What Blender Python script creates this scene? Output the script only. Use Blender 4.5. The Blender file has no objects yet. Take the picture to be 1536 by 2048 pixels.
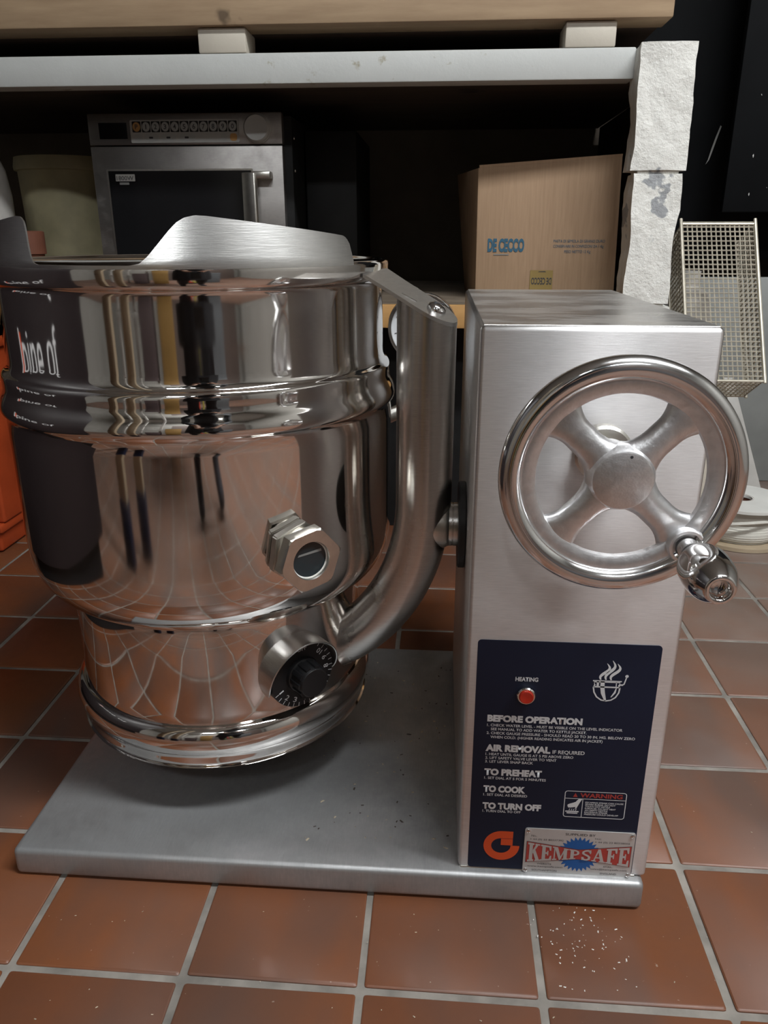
import bpy, bmesh, math, random
from mathutils import Vector, Matrix, noise
random.seed(7)
S = bpy.context.scene
COL = S.collection
PI = math.pi
# ------------------------------------------------------------------ camera
cd = bpy.data.cameras.new('camera'); cam = bpy.data.objects.new('camera', cd); COL.objects.link(cam)
cd.sensor_fit = 'VERTICAL'; cd.sensor_height = 36.0; cd.lens = 1538.0 / 2048.0 * 36.0
cd.clip_start = 0.02
cam.location = (0, 0, 0.62)
cam.rotation_euler = (math.radians(90 - 19.9), 0, math.radians(4.1))
S.camera = cam
# ------------------------------------------------------------------ world, lights, exposure
w = bpy.data.worlds.new('world'); S.world = w; w.use_nodes = True
w.node_tree.nodes['Background'].inputs[0].default_value = (0.9, 0.95, 1.0, 1)
w.node_tree.nodes['Background'].inputs[1].default_value = 0.05
S.view_settings.view_transform = 'Standard'; S.view_settings.look = 'None'
S.view_settings.gamma = 1.0; S.view_settings.use_curve_mapping = False
S.view_settings.exposure = 0.32
S.cycles.max_bounces = 7; S.cycles.diffuse_bounces = 3; S.cycles.glossy_bounces = 5
TUBES = [(0.95, 0.10, 2.42, 1.5, 50.0), (0.20, -1.70, 2.42, 1.5, 34.0)]   # x, y, z, length, watts of the ceiling battens; the rear one is added to light the mirrored room
for x, y, z, L, W in TUBES:
    ld = bpy.data.lights.new('fluorescent_light', 'AREA'); ld.shape = 'RECTANGLE'; ld.size = L; ld.size_y = 0.24
    ld.energy = W; ld.color = (0.95, 0.98, 1.0)
    lo = bpy.data.objects.new('fluorescent_light', ld); COL.objects.link(lo); lo.location = (x, y, z - 0.012)

# ------------------------------------------------------------------ helpers
ORG = {}
def root(name, loc, label, cat, group=None):
    o = bpy.data.objects.new(name, None); COL.objects.link(o); o.location = loc
    o.empty_display_size = 0.05
    ORG[o.name] = Vector(loc); tag(o, label, cat, group); return o
def tag(o, label=None, cat=None, group=None, kind=None):
    if label: o['label'] = label
    if cat: o['category'] = cat
    if group: o['group'] = group
    if kind: o['kind'] = kind
    return o
def obj(name, bm, mat, parent=None, smooth=True, angle=35, label=None, kind=None, origin=None):
    """Link a bmesh (or mesh), given in world coordinates, as one object."""
    if isinstance(bm, bpy.types.Mesh): me = bm; me.name = name
    else:
        bmesh.ops.recalc_face_normals(bm, faces=bm.faces)
        me = bpy.data.meshes.new(name); bm.to_mesh(me); bm.free()
    if parent is not None: org = ORG[parent.name]
    else:
        if origin is None:
            n = max(1, len(me.vertices)); c = Vector((0, 0, 0)); zm = 1e9
            for v in me.vertices: c += v.co; zm = min(zm, v.co.z)
            origin = Vector((c.x / n, c.y / n, zm))
        org = Vector(origin)
    me.transform(Matrix.Translation(-org))
    o = bpy.data.objects.new(name, me); COL.objects.link(o)
    if parent is None: o.location = org
    else: o.parent = parent
    ORG[o.name] = org
    me.materials.clear(); me.materials.append(mat)
    if smooth:
        me.polygons.foreach_set('use_smooth', [True] * len(me.polygons))
        me.set_sharp_from_angle(angle=math.radians(angle))
    if label: o['label'] = label
    if kind: o['kind'] = kind
    return o
def BM(): return bmesh.new()
def box(bm, x0, x1, y0, y1, z0, z1, bev=0.0, seg=2):
    r = bmesh.ops.create_cube(bm, size=1.0)
    vs = r['verts']
    for v in vs:
        v.co = Vector(((x0 + x1) / 2 + v.co.x * (x1 - x0), (y0 + y1) / 2 + v.co.y * (y1 - y0), (z0 + z1) / 2 + v.co.z * (z1 - z0)))
    if bev > 0:
        es = set()
        for v in vs: es.update(v.link_edges)
        bmesh.ops.bevel(bm, geom=list(es), offset=bev, segments=seg, affect='EDGES', profile=0.5)
    return bm
def hexa(bm, P8, bev=0.0, seg=2):
    """P8: bottom four (ccw) then top four."""
    vs = [bm.verts.new(p) for p in P8]
    fs = [bm.faces.new([vs[i] for i in q]) for q in ((3, 2, 1, 0), (4, 5, 6, 7), (0, 1, 5, 4), (1, 2, 6, 5), (2, 3, 7, 6), (3, 0, 4, 7))]
    if bev > 0:
        es = set()
        for v in vs: es.update(v.link_edges)
        bmesh.ops.bevel(bm, geom=list(es), offset=bev, segments=seg, affect='EDGES', profile=0.5)
    return bm
class Frame:
    def __init__(s, c, t, u):
        s.c = Vector(c); s.t = Vector(t).normalized(); s.u = Vector(u).normalized(); s.n = s.t.cross(s.u)
    def __call__(s, a, b, d=0.0): return s.c + s.t * a + s.u * b + s.n * d
ZF = lambda c: Frame(c, (1, 0, 0), (0, 1, 0))            # axis +Z
def lathe(bm, fr, prof, seg=64, a0=0.0, a1=2 * PI, closed=False):
    full = abs(a1 - a0 - 2 * PI) < 1e-6
    n = seg if full else seg + 1
    rings = []
    for r, d in prof:
        if r < 1e-7: rings.append([bm.verts.new(fr(0, 0, d))] * n)
        else: rings.append([bm.verts.new(fr(r * math.cos(a0 + (a1 - a0) * i / seg), r * math.sin(a0 + (a1 - a0) * i / seg), d)) for i in range(n)])
    m = len(rings)
    for k in range(m if closed else m - 1):
        A, B = rings[k], rings[(k + 1) % m]
        for i in range(seg):
            j = (i + 1) % n
            q = []
            for v in (A[i], A[j], B[j], B[i]):
                if v not in q: q.append(v)
            if len(q) > 2:
                try: bm.faces.new(q)
                except ValueError: pass
    return bm
def sweep(bm, pts, rad, seg=16, cap=True, ell=1.0):
    pts = [Vector(p) for p in pts]; n = len(pts)
    rads = rad if isinstance(rad, (list, tuple)) else [rad] * n
    T = [(pts[min(i + 1, n - 1)] - pts[max(i - 1, 0)]).normalized() for i in range(n)]
    ref = Vector((0, 0, 1)) if abs(T[0].z) < 0.9 else Vector((0, 1, 0))
    N = (ref - T[0] * ref.dot(T[0])).normalized(); rings = []
    for i in range(n):
        N = (N - T[i] * N.dot(T[i])).normalized(); B = T[i].cross(N)
        rings.append([bm.verts.new(pts[i] + (N * math.cos(2 * PI * k / seg) * ell + B * math.sin(2 * PI * k / seg)) * rads[i]) for k in range(seg)])
    for i in range(n - 1):
        for k in range(seg):
            bm.faces.new((rings[i][k], rings[i][(k + 1) % seg], rings[i + 1][(k + 1) % seg], rings[i + 1][k]))
    if cap: bm.faces.new(rings[0][::-1]); bm.faces.new(rings[-1])
    return bm
def arc(c, r, a0, a1, n): return [(c[0] + r * math.cos(a0 + (a1 - a0) * i / n), c[1] + r * math.sin(a0 + (a1 - a0) * i / n)) for i in range(n + 1)]
def poly(bm, fr, pts, d=0.0, thick=0.0):
    if thick <= 0: bm.faces.new([bm.verts.new(fr(a, b, d)) for a, b in pts])
    else:
        A = [bm.verts.new(fr(a, b, d)) for a, b in pts]; B = [bm.verts.new(fr(a, b, d + thick)) for a, b in pts]
        bm.faces.new(A[::-1]); bm.faces.new(B)
        for i in range(len(A)): bm.faces.new((A[i], A[(i + 1) % len(A)], B[(i + 1) % len(A)], B[i]))
    return bm
def rrect(x0, x1, y0, y1, r, n=5):
    return arc((x1 - r, y0 + r), r, -PI / 2, 0, n) + arc((x1 - r, y1 - r), r, 0, PI / 2, n) + arc((x0 + r, y1 - r), r, PI / 2, PI, n) + arc((x0 + r, y0 + r), r, PI, 1.5 * PI, n)
def rnd(pts, r, n=4):
    """round the corners of a polygon"""
    out = []; m = len(pts)
    for i in range(m):
        p = Vector(pts[i]); a = Vector(pts[i - 1]) - p; b = Vector(pts[(i + 1) % m]) - p
        q = min(r, a.length * .45, b.length * .45); s = p + a.normalized() * q; e = p + b.normalized() * q
        for k in range(n + 1):
            t = k / n; v = s * (1 - t) ** 2 + p * 2 * t * (1 - t) + e * t * t; out.append((v.x, v.y))
    return out
def text_mesh(s, bold=0.0, res=3):
    cu = bpy.data.curves.new('lettering', 'FONT'); cu.body = s; cu.offset = bold; cu.resolution_u = res; cu.size = 1.0; cu.fill_mode = 'BOTH' if False else 'FRONT'
    o = bpy.data.objects.new('lettering', cu); COL.objects.link(o)
    bpy.context.view_layer.update()
    me = bpy.data.meshes.new_from_object(o.evaluated_get(bpy.context.evaluated_depsgraph_get()))
    bpy.data.objects.remove(o); bpy.data.curves.remove(cu)
    return me
def lettering(s, fr, x, y, width, cap, mat, parent, bold=0.0, d=0.0, warp=None, name='lettering', rot=0.0):
    """s set in the plane of fr, left end at x, baseline y, of given total width and cap height."""
    me = text_mesh(s, bold)
    xs = [v.co.x for v in me.vertices]; x0, x1 = min(xs), max(xs); sx = width / (x1 - x0); sy = cap / 0.70
    cr, sr = math.cos(rot), math.sin(rot)
    for v in me.vertices:
        a = (v.co.x - x0) * sx; b = v.co.y * sy
        if rot: a -= width / 2; b -= cap / 2; a, b = a * cr - b * sr, a * sr + b * cr
        a += x; b += y
        if warp: a, b = warp(a, b)
        v.co = fr(a, b, d)
    return obj(name, me, mat, parent, smooth=False)
# ------------------------------------------------------------------ materials
def nodes(name):
    m = bpy.data.materials.new(name); m.use_nodes = True
    nt = m.node_tree; return m, nt, nt.nodes['Principled BSDF']
def ramp(nt, fac, stops):
    r = nt.nodes.new('ShaderNodeValToRGB'); cr = r.color_ramp
    while len(cr.elements) < len(stops): cr.elements.new(0.5)
    for e, (p, c) in zip(cr.elements, stops): e.position = p; e.color = (*c, 1) if len(c) == 3 else c
    nt.links.new(fac, r.inputs[0]); return r.outputs[0]
def noise_n(nt, scale, detail=4, rough=.55, stretch=(1, 1, 1), coord='Object', w=None):
    tc = nt.nodes.new('ShaderNodeTexCoord'); mp = nt.nodes.new('ShaderNodeMapping'); mp.inputs['Scale'].default_value = stretch
    if coord == 'World':
        g = nt.nodes.new('ShaderNodeNewGeometry'); nt.links.new(g.outputs['Position'], mp.inputs[0])
    else: nt.links.new(tc.outputs[coord], mp.inputs[0])
    n = nt.nodes.new('ShaderNodeTexNoise'); n.inputs['Scale'].default_value = scale; n.inputs['Detail'].default_value = detail; n.inputs['Roughness'].default_value = rough
    nt.links.new(mp.outputs[0], n.inputs['Vector']); return n.outputs['Fac']
def mixc(nt, fac, a, b):
    m = nt.nodes.new('ShaderNodeMix'); m.data_type = 'RGBA'
    for sock, v in ((m.inputs[0], fac), (m.inputs[6], a), (m.inputs[7], b)):
        if hasattr(v, 'is_output'): nt.links.new(v, sock)
        elif isinstance(v, (int, float)): sock.default_value = v
        else: sock.default_value = (*v, 1)
    return m.outputs[2]
def bump(nt, b, h, strength, dist):
    n = nt.nodes.new('ShaderNodeBump'); n.inputs['Strength'].default_value = strength; n.inputs['Distance'].default_value = dist
    nt.links.new(h, n.inputs['Height']); nt.links.new(n.outputs[0], b.inputs['Normal'])
def plain(name, col, rough=.5, metal=0.0, var=0.0, scale=20, bmp=0.0, bd=.002, stretch=(1, 1, 1), coord='Object', spec=None):
    m, nt, b = nodes(name)
    b.inputs['Roughness'].default_value = rough; b.inputs['Metallic'].default_value = metal
    b.inputs['Base Color'].default_value = (*col, 1)
    if spec is not None: b.inputs['Specular IOR Level'].default_value = spec
    if var or bmp:
        f = noise_n(nt, scale, stretch=stretch, coord=coord)
        if var: nt.links.new(ramp(nt, f, [(.3, tuple(c * (1 - var) for c in col)), (.7, tuple(min(1, c * (1 + var)) for c in col))]), b.inputs['Base Color'])
        if bmp: bump(nt, b, f, bmp, bd)
    return m
def polished(name, col, r0, r1, wob=.0):
    m, nt, b = nodes(name); b.inputs['Metallic'].default_value = 1.0; b.inputs['Base Color'].default_value = (*col, 1)
    f = noise_n(nt, 7, 5, .65, coord='World')
    r = nt.nodes.new('ShaderNodeMapRange'); r.inputs[1].default_value = .35; r.inputs[2].default_value = .75; r.inputs[3].default_value = r0; r.inputs[4].default_value = r1
    nt.links.new(f, r.inputs[0]); nt.links.new(r.outputs[0], b.inputs['Roughness'])
    if wob:
        g = noise_n(nt, 5.0, 1, .4, coord='World', stretch=(1, 1, .35)); bump(nt, b, g, wob, .01)
    return m
def brushed(name, col, rough, stretch, scale=60, bs=.12, dust=None, aniso=0.0):
    m, nt, b = nodes(name); b.inputs['Metallic'].default_value = 1.0
    f = noise_n(nt, scale, 3, .6, stretch=stretch, coord='World')
    c = ramp(nt, f, [(.3, tuple(x * .88 for x in col)), (.7, col)])
    g = noise_n(nt, 5, 5, .6, coord='World')
    r = nt.nodes.new('ShaderNodeMapRange'); r.inputs[1].default_value = .3; r.inputs[2].default_value = .7; r.inputs[3].default_value = rough - .05; r.inputs[4].default_value = rough + .07
    nt.links.new(g, r.inputs[0]); nt.links.new(r.outputs[0], b.inputs['Roughness']); bump(nt, b, f, bs, .0006)
    if aniso:
        cv = nt.nodes.new('ShaderNodeCombineXYZ'); cv.inputs[2].default_value = 1.0
        b.inputs['Anisotropic'].default_value = aniso; nt.links.new(cv.outputs[0], b.inputs['Tangent'])
    if dust:
        h = noise_n(nt, dust[1], 8, .7, coord='World', stretch=dust[2]); k = ramp(nt, h, [(dust[3], (0, 0, 0)), (dust[4], (1, 1, 1))])
        c = mixc(nt, k, c, dust[0])
        mm = nt.nodes.new('ShaderNodeMath'); mm.operation = 'MULTIPLY_ADD'; mm.inputs[1].default_value = -.75; mm.inputs[2].default_value = 1.0
        nt.links.new(k, mm.inputs[0]); nt.links.new(mm.outputs[0], b.inputs['Metallic'])
    nt.links.new(c, b.inputs['Base Color'])
    return m
M = {}
M['mirror'] = polished('polished_steel', (.80, .77, .74), .035, .11, .10)
M['satin'] = brushed('satin_steel', (.74, .73, .71), .30, (1, 1, 14))
M['tube'] = brushed('tube_steel', (.70, .68, .65), .25, (1, 1, 10))
M['console'] = brushed('brushed_steel', (.82, .805, .80), .43, (1.2, 1, 22), bs=.12, aniso=.80)
M['console_top'] = brushed('dusty_steel', (.74, .72, .70), .32, (1, 14, 1), dust=((.33, .30, .26), 9, (1, 2.2, 1), .45, .68))
M['base'] = brushed('worn_base_steel', (.60, .60, .60), .44, (10, 1, 1), dust=((.17, .175, .18), 9, (1, 1, 1), .25, .85))
M['chrome'] = polished('chrome', (.82, .81, .80), .05, .22)
M['cast'] = plain('cast_alloy', (.86, .86, .87), .40, 1.0, .08, 160, .40, .0010)
M['wheelchrome'] = polished('worn_chrome', (.86, .86, .86), .10, .32)
M['fitting'] = plain('fitting_steel', (.70, .68, .63), .30, 1.0, .08, 80, .08, .0005)
M['rubber'] = plain('black_rubber', (.012, .012, .013), .5)
M['black'] = plain('black_plastic', (.010, .010, .011), .42)
M['navy'] = plain('navy_label', (.010, .015, .036), .5, 0, .12, 12, spec=.3)
M['print'] = plain('white_print', (.76, .78, .80), .5)
M['redprint'] = plain('red_print', (.42, .05, .04), .5)
M['orange'] = plain('orange_print', (.72, .085, .018), .5)
M['blueprint'] = plain('blue_print', (.012, .10, .34), .45)
M['darkprint'] = plain('dark_print', (.06, .055, .055), .5)
M['plate'] = plain('name_plate', (.62, .61, .60), .42, .45, .06, 30)
M['white'] = plain('white_plastic', (.75, .75, .72), .35)
M['glass'] = plain('sight_window', (.02, .03, .035), .04)
M['gauge'] = plain('gauge_face', (.80, .82, .84), .25)
M['mw'] = brushed('microwave_steel', (.44, .42, .405), .38, (1, 1, 12), dust=((.14, .13, .12), 12, (1, 1, 1), .5, .95))
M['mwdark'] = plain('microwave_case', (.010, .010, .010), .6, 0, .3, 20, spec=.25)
M['mwglass'] = plain('oven_window', (.010, .010, .011), .12)
M['key'] = plain('grey_key', (.42, .43, .42), .5)
M['orangekey'] = plain('amber_key', (.55, .30, .10), .5)
M['panelgrey'] = plain('key_panel', (.45, .45, .43), .5)
M['ink'] = plain('ink', (.045, .045, .05), .6)
M['blueink'] = plain('blue_ink', (.035, .12, .19), .7)
M['gold'] = plain('gold_label', (.30, .21, .07), .45)
M['scrape'] = plain('pale_scrape', (.5, .5, .48), .7)
M['crumb'] = plain('crumbs', (.45, .38, .28), .8, 0, .5, 200)
M['dcrumb'] = plain('dark_crumbs', (.06, .045, .035), .8)
M['wcrumb'] = plain('white_flecks', (.72, .70, .66), .8)
def wood(name, c0, c1, stretch, rough=.7):
    m, nt, b = nodes(name); f = noise_n(nt, 6, 6, .6, stretch=stretch, coord='World'); g = noise_n(nt, 14, 3, .5, coord='World')
    c = ramp(nt, f, [(.3, c0), (.7, c1)])
    k = ramp(nt, g, [(.68, (0, 0, 0)), (.74, (1, 1, 1))])
    nt.links.new(mixc(nt, k, c, tuple(x * .45 for x in c0)), b.inputs['Base Color']); b.inputs['Roughness'].default_value = rough
    bump(nt, b, f, .15, .002); return m
M['plank'] = wood('pine_plank', (.29, .195, .115), (.40, .285, .175), (1, 6, 9))
M['darkwood'] = wood('dark_wood', (.035, .024, .017), (.06, .04, .028), (2, 2, 8))
M['shelfwood'] = wood('shelf_board', (.12, .092, .065), (.19, .15, .11), (1, 3, 9))
M['edgewood'] = wood('shelf_edge', (.42, .22, .07), (.52, .29, .10), (1, 6, 9))
M['tabledeck'] = wood('table_deck', (.05, .035, .026), (.08, .055, .04), (1, 6, 9))
def whitepaint(name, col, chip, lo, hi, bs, scale=16):
    m, nt, b = nodes(name); g = noise_n(nt, scale, 4, .6, coord='World'); f = noise_n(nt, 5, 3, coord='World')
    k = ramp(nt, g, [(lo, (0, 0, 0)), (hi, (1, 1, 1))])
    c = ramp(nt, f, [(.3, tuple(x * .88 for x in col)), (.7, col)])
    nt.links.new(mixc(nt, k, c, chip), b.inputs['Base Color']); b.inputs['Roughness'].default_value = .6
    bump(nt, b, noise_n(nt, 45, 6, .65, coord='World'), bs, .006); return m
M['beam'] = whitepaint('white_painted_beam', (.55, .56, .54), (.34, .31, .24), .635, .70, .10, 24)
M['stone'] = whitepaint('white_painted_stone', (.80, .79, .74), (.33, .34, .35), .635, .65, .85, 9)
M['blockw'] = whitepaint('cream_painted_block', (.62, .57, .48), (.40, .34, .27), .68, .75, .1, 20)
def tilemat():
    m, nt, b = nodes('quarry_tile')
    oi = nt.nodes.new('ShaderNodeObjectInfo')
    f = noise_n(nt, 9, 5, .6, coord='World'); g = noise_n(nt, 2.6, 3, .5, coord='World', stretch=(2.4, .7, 1)); s = noise_n(nt, 190, 2, .5, coord='World')
    base = ramp(nt, oi.outputs['Random'], [(0, (.170, .056, .020)), (.5, (.200, .066, .023)), (1, (.170, .062, .029))])
    c = mixc(nt, ramp(nt, f, [(.35, (0, 0, 0)), (.75, (.55, .55, .55))]), base, (.112, .052, .034))
    c = mixc(nt, ramp(nt, g, [(.45, (0, 0, 0)), (.66, (.85, .85, .85))]), c, (.095, .060, .048))
    # dried dust on the tiles in the far right corner of the floor
    ge = nt.nodes.new('ShaderNodeNewGeometry'); sp = nt.nodes.new('ShaderNodeSeparateXYZ'); nt.links.new(ge.outputs['Position'], sp.inputs[0])
    a = nt.nodes.new('ShaderNodeMapRange'); a.inputs[1].default_value = .16; a.inputs[2].default_value = .50; nt.links.new(sp.outputs[0], a.inputs[0])
    e = nt.nodes.new('ShaderNodeMapRange'); e.inputs[1].default_value = .62; e.inputs[2].default_value = 1.35; nt.links.new(sp.outputs[1], e.inputs[0])
    mm = nt.nodes.new('ShaderNodeMath'); mm.operation = 'MULTIPLY'; nt.links.new(a.outputs[0], mm.inputs[0]); nt.links.new(e.outputs[0], mm.inputs[1])
    m2 = nt.nodes.new('ShaderNodeMath'); m2.operation = 'MULTIPLY'; nt.links.new(mm.outputs[0], m2.inputs[0]); nt.links.new(ramp(nt, f, [(.25, (.5, .5, .5)), (.6, (1, 1, 1))]), m2.inputs[1])
    c = mixc(nt, m2.outputs[0], c, (.20, .152, .126))
    e2 = nt.nodes.new('ShaderNodeMapRange'); e2.inputs[1].default_value = .40; e2.inputs[2].default_value = -.10; e2.inputs[3].default_value = 0; e2.inputs[4].default_value = .55; nt.links.new(sp.outputs[1], e2.inputs[0])
    c = mixc(nt, e2.outputs[0], c, (.17, .115, .09))  # greyer tiles towards and behind the camera: light haze mixed into the colour
    c = mixc(nt, ramp(nt, s, [(.74, (0, 0, 0)), (.78, (.6, .6, .6))]), c, (.42, .33, .27))
    nt.links.new(c, b.inputs['Base Color']); b.inputs['Roughness'].default_value = .42
    nt.links.new(ramp(nt, f, [(.3, (.36,) * 3), (.7, (.55,) * 3)]), b.inputs['Roughness'])
    bump(nt, b, f, .12, .003); return m
M['tile'] = tilemat()
M['grout'] = plain('grout', (.22, .20, .175), .85, 0, .38, 22, .4, .003, coord='World')
M['blackwall'] = plain('black_sheet', (.0035, .004, .0048), .7, 0, .4, 6, .2, .004, spec=.12)
M['backwall'] = plain('dark_back_wall', (.16, .13, .10), .85, 0, .25, 5, .2, .004)
M['roomwall'] = plain('room_wall', (.32, .31, .285), .7, 0, .08, 3)
M['ceil'] = plain('ceiling_paint', (.55, .55, .53), .8, 0, .05, 3)
M['metalwhite'] = plain('white_enamel', (.8, .8, .8), .4)
def emit(name, col, st):
    m, nt, b = nodes(name); b.inputs['Base Color'].default_value = (*col, 1); b.inputs['Emission Color'].default_value = (*col, 1); b.inputs['Emission Strength'].default_value = st; return m
M['tubeglow'] = emit('fluorescent_tube', (.95, .98, 1), 14)
M['lamp'] = plain('red_lens', (.62, .035, .015), .2); 
def cardboard():
    m, nt, b = nodes('cardboard'); f = noise_n(nt, 30, 4, .5, stretch=(9, 1, .5), coord='World'); g = noise_n(nt, 3, 4, coord='World')
    c = ramp(nt, f, [(.3, (.39, .255, .155)), (.7, (.455, .305, .19))]); c = mixc(nt, ramp(nt, g, [(.4, (0, 0, 0)), (.8, (.5, .5, .5))]), c, (.34, .22, .135))
    nt.links.new(c, b.inputs['Base Color']); b.inputs['Roughness'].default_value = .8; bump(nt, b, f, .12, .002); return m
M['card'] = cardboard()
M['bucket'] = plain('dirty_cream_plastic', (.55, .50, .31), .55, 0, .28, 9)
M['terra'] = plain('terracotta', (.16, .055, .03), .7, 0, .2, 14)
M['palegrey'] = plain('pale_grey_plastic', (.45, .43, .40), .55, 0, .2, 8)
M['orangep'] = plain('orange_plastic', (.42, .062, .016), .42, 0, .2, 9)
M['wire'] = plain('basket_wire', (.55, .51, .42), .4, .5, .15, 40)
M['greysheet'] = plain('grey_sheet', (.27, .28, .27), .5, .2, .2, 6)
M['cable'] = plain('white_cable', (.66, .64, .58), .5, 0, .06, 30)
M['spoolw'] = plain('white_card', (.68, .67, .63), .7, 0, .08, 12)
M['ply'] = wood('plywood', (.38, .30, .20), (.46, .37, .26), (2, 2, 2))

# ------------------------------------------------------------------ structure
PX, PY, GX, GY = 0.1586, 0.163, -0.056, 0.486        # tile pitch and one grout crossing
G = .0036
b = BM(); box(b, -2.6, 2.4, -2.6, 2.3, -.05, -.0022)
floor = obj('floor', b, M['grout'], smooth=False, origin=(0, 0, -.05)); tag(floor, 'grout bed under terracotta quarry tiles', kind='structure')
def tile_mesh(cx, cy, bm, seed):
    rr = random.Random(seed); j = lambda: rr.uniform(-.0007, .0007)
    hw, hh = PX / 2 - G, PY / 2 - G
    o = rnd([(cx - hw + j(), cy - hh + j()), (cx + hw + j(), cy - hh + j()), (cx + hw + j(), cy + hh + j()), (cx - hw + j(), cy + hh + j())], .0025, 2)
    i_ = [(cx + (x - cx) * .985, cy + (y - cy) * .985) for x, y in o]
    A = [bm.verts.new((x, y, -.006)) for x, y in o]; B = [bm.verts.new((x, y, -.0012)) for x, y in o]; Cc = [bm.verts.new((x, y, 0)) for x, y in i_]
    n = len(A)
    for k in range(n):
        bm.faces.new((A[k], A[(k + 1) % n], B[(k + 1) % n], B[k])); bm.faces.new((B[k], B[(k + 1) % n], Cc[(k + 1) % n], Cc[k]))
    bm.faces.new(Cc)
protos = []
for s in range(4):
    bm_ = BM(); tile_mesh(0, 0, bm_, s); bmesh.ops.recalc_face_normals(bm_, faces=bm_.faces); me = bpy.data.meshes.new('tile'); bm_.to_mesh(me); bm_.free(); me.materials.append(M['tile'])
    me.polygons.foreach_set('use_smooth', [True] * len(me.polygons)); me.set_sharp_from_angle(angle=math.radians(40)); protos.append(me)
rest = BM(); near = 0
for i in range(-16, 16):
    for k in range(-19, 12):
        cx = GX + (i + .5) * PX; cy = GY + (k + .5) * PY
        if not (-2.55 < cx < 2.3 and -2.5 < cy < 2.2): continue
        lim = .62 * (cy + .02) + .26
        if cy > .30 and -lim < cx < lim * .85:
            o = bpy.data.objects.new('tile', protos[random.randrange(4)]); COL.objects.link(o); o.parent = floor
            o.location = Vector((cx, cy, random.uniform(-.0006, .0004))) - ORG['floor']; o.rotation_euler.z = random.choice((0, PI)); near += 1
        else: tile_mesh(cx, cy, rest, i * 31 + k)
o = obj('tile_field', rest, M['tile'], floor); o['kind'] = 'stuff'
def struct(name, m, *dims, label=None):
    b = BM(); box(b, *dims); o = obj(name, b, m, smooth=False); tag(o, label, kind='structure'); return o
struct('wall_back', M['backwall'], -2.6, 2.4, 2.3, 2.4, 0, 2.6, label='dark wall behind the bench')
struct('wall_left', M['roomwall'], -2.7, -2.6, -2.6, 2.4, 0, 2.6, label='painted wall at the left')
struct('wall_right', M['roomwall'], 2.4, 2.5, -2.6, 2.4, 0, 2.6, label='painted wall at the right')
struct('wall_rear', M['roomwall'], -2.7, 2.5, -2.7, -2.6, 0, 2.6, label='painted wall behind the photographer')
struct('ceiling', M['ceil'], -2.7, 2.5, -2.7, 2.4, 2.6, 2.7, label='painted ceiling')
for k, (x, y, z, L, W) in enumerate(TUBES):
    r = root('ceiling_light', (x, y, z), ['fluorescent ceiling batten above the steel kettle', 'added fluorescent batten lighting the mirrored rear of the room'][k], 'ceiling light', 'ceiling battens')
    b = BM(); box(b, x - L / 2 - .03, x + L / 2 + .03, y - .14, y + .14, z + .03, 2.6, .01); obj('housing', b, M['metalwhite'], r)
    for dy in (-.06, .06):
        b = BM(); sweep(b, [(x - L / 2, y + dy, z + .014), (x + L / 2, y + dy, z + .014)], .013, 12); obj('tube', b, M['tubeglow'], r)

# ------------------------------------------------------------------ the tilting kettle
K = root('tilting_kettle', (-.1, .8, 0), 'polished stainless steel tilting steam kettle with handwheel console on a flat base', 'kettle')
CX, CY = -.2505, .812
# base plate: folded tray
b = BM(); box(b, -.421, .209, .588, 1.02, .001, .0325, .0055, 3); basep = obj('base_plate', b, M['base'], K)
# console cabinet
X0, X1, Y0, Y1, ZB, ZT = .030, .2115, .598, 1.0, .0325, .5545
b = BM(); box(b, X0, X1, Y0, Y1, ZB, ZT, .004, 3); cons = obj('console', b, M['console'], K)
b = BM(); box(b, X0 + .003, X1 - .003, Y0 + .004, Y1 - .003, ZT - .002, ZT + .0006, .0004, 1); obj('console_top', b, M['console_top'], cons, label='dusty steel top of the console')
b = BM()
for (p, q) in (((X0, Y0 + .001), (X0, Y1)), ((X0, Y0 + .001), (X1 - .008, Y0 + .001))):
    sweep(b, [(p[0] + .003 * (1 if p[0] == X0 else -1), p[1], ZB + .0005), (q[0] + .003 * (1 if q[0] == X0 else -1), q[1], ZB + .0005)], .0014, 8)
obj('weld_bead', b, M['fitting'], cons)
# kettle body (lathe)
ax = ZF((CX, CY, 0))
prof = [(.150, .585), (.184, .592), (.190, .5955), (.1945, .5965), (.1965, .594), (.1968, .590), (.1962, .581), (.1945, .5775), (.1915, .5765), (.1905, .572),
        (.1905, .509), (.1911, .5020), (.1932, .4970), (.1962, .4945), (.1978, .4912), (.1981, .486), (.1983, .4800), (.1997, .4755), (.2019, .4705), (.2034, .4655), (.2037, .4615), (.2028, .4580), (.2010, .4552), (.1995, .4515),
        (.1993, .325), (.1988, .311), (.1970, .297), (.1925, .284), (.1850, .2725), (.1760, .2640), (.1690, .2598), (.1630, .2578), (.120, .255)]
def densify(p, n=3):
    out = []
    for i in range(len(p) - 1):
        for k in range(n):
            t = k / n; q = [p[max(0, i - 1)], p[i], p[i + 1], p[min(len(p) - 1, i + 2)]]
            out.append(tuple(.5 * ((2 * q[1][c]) + (-q[0][c] + q[2][c]) * t + (2 * q[0][c] - 5 * q[1][c] + 4 * q[2][c] - q[3][c]) * t * t + (-q[0][c] + 3 * q[1][c] - 3 * q[2][c] + q[3][c]) * t ** 3) for c in (0, 1)))
    return out + [p[-1]]
upper = prof[:10]; mid = prof[10:24]; low = prof[24:]
b = BM(); lathe(b, ax, densify(upper, 2) + [(.1905, .56), (.1905, .53)] + densify(mid, 3) + [(.1993, .44), (.1993, .40), (.1993, .36)] + densify(low, 3), 160)
body = obj('kettle_body', b, M['mirror'], K, angle=60)
b = BM(); lathe(b, ax, [(.188, .592), (.186, .58), (.184, .45), (.175, .36), (.13, .30), (.06, .28), (0, .277)], 96)
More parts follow.
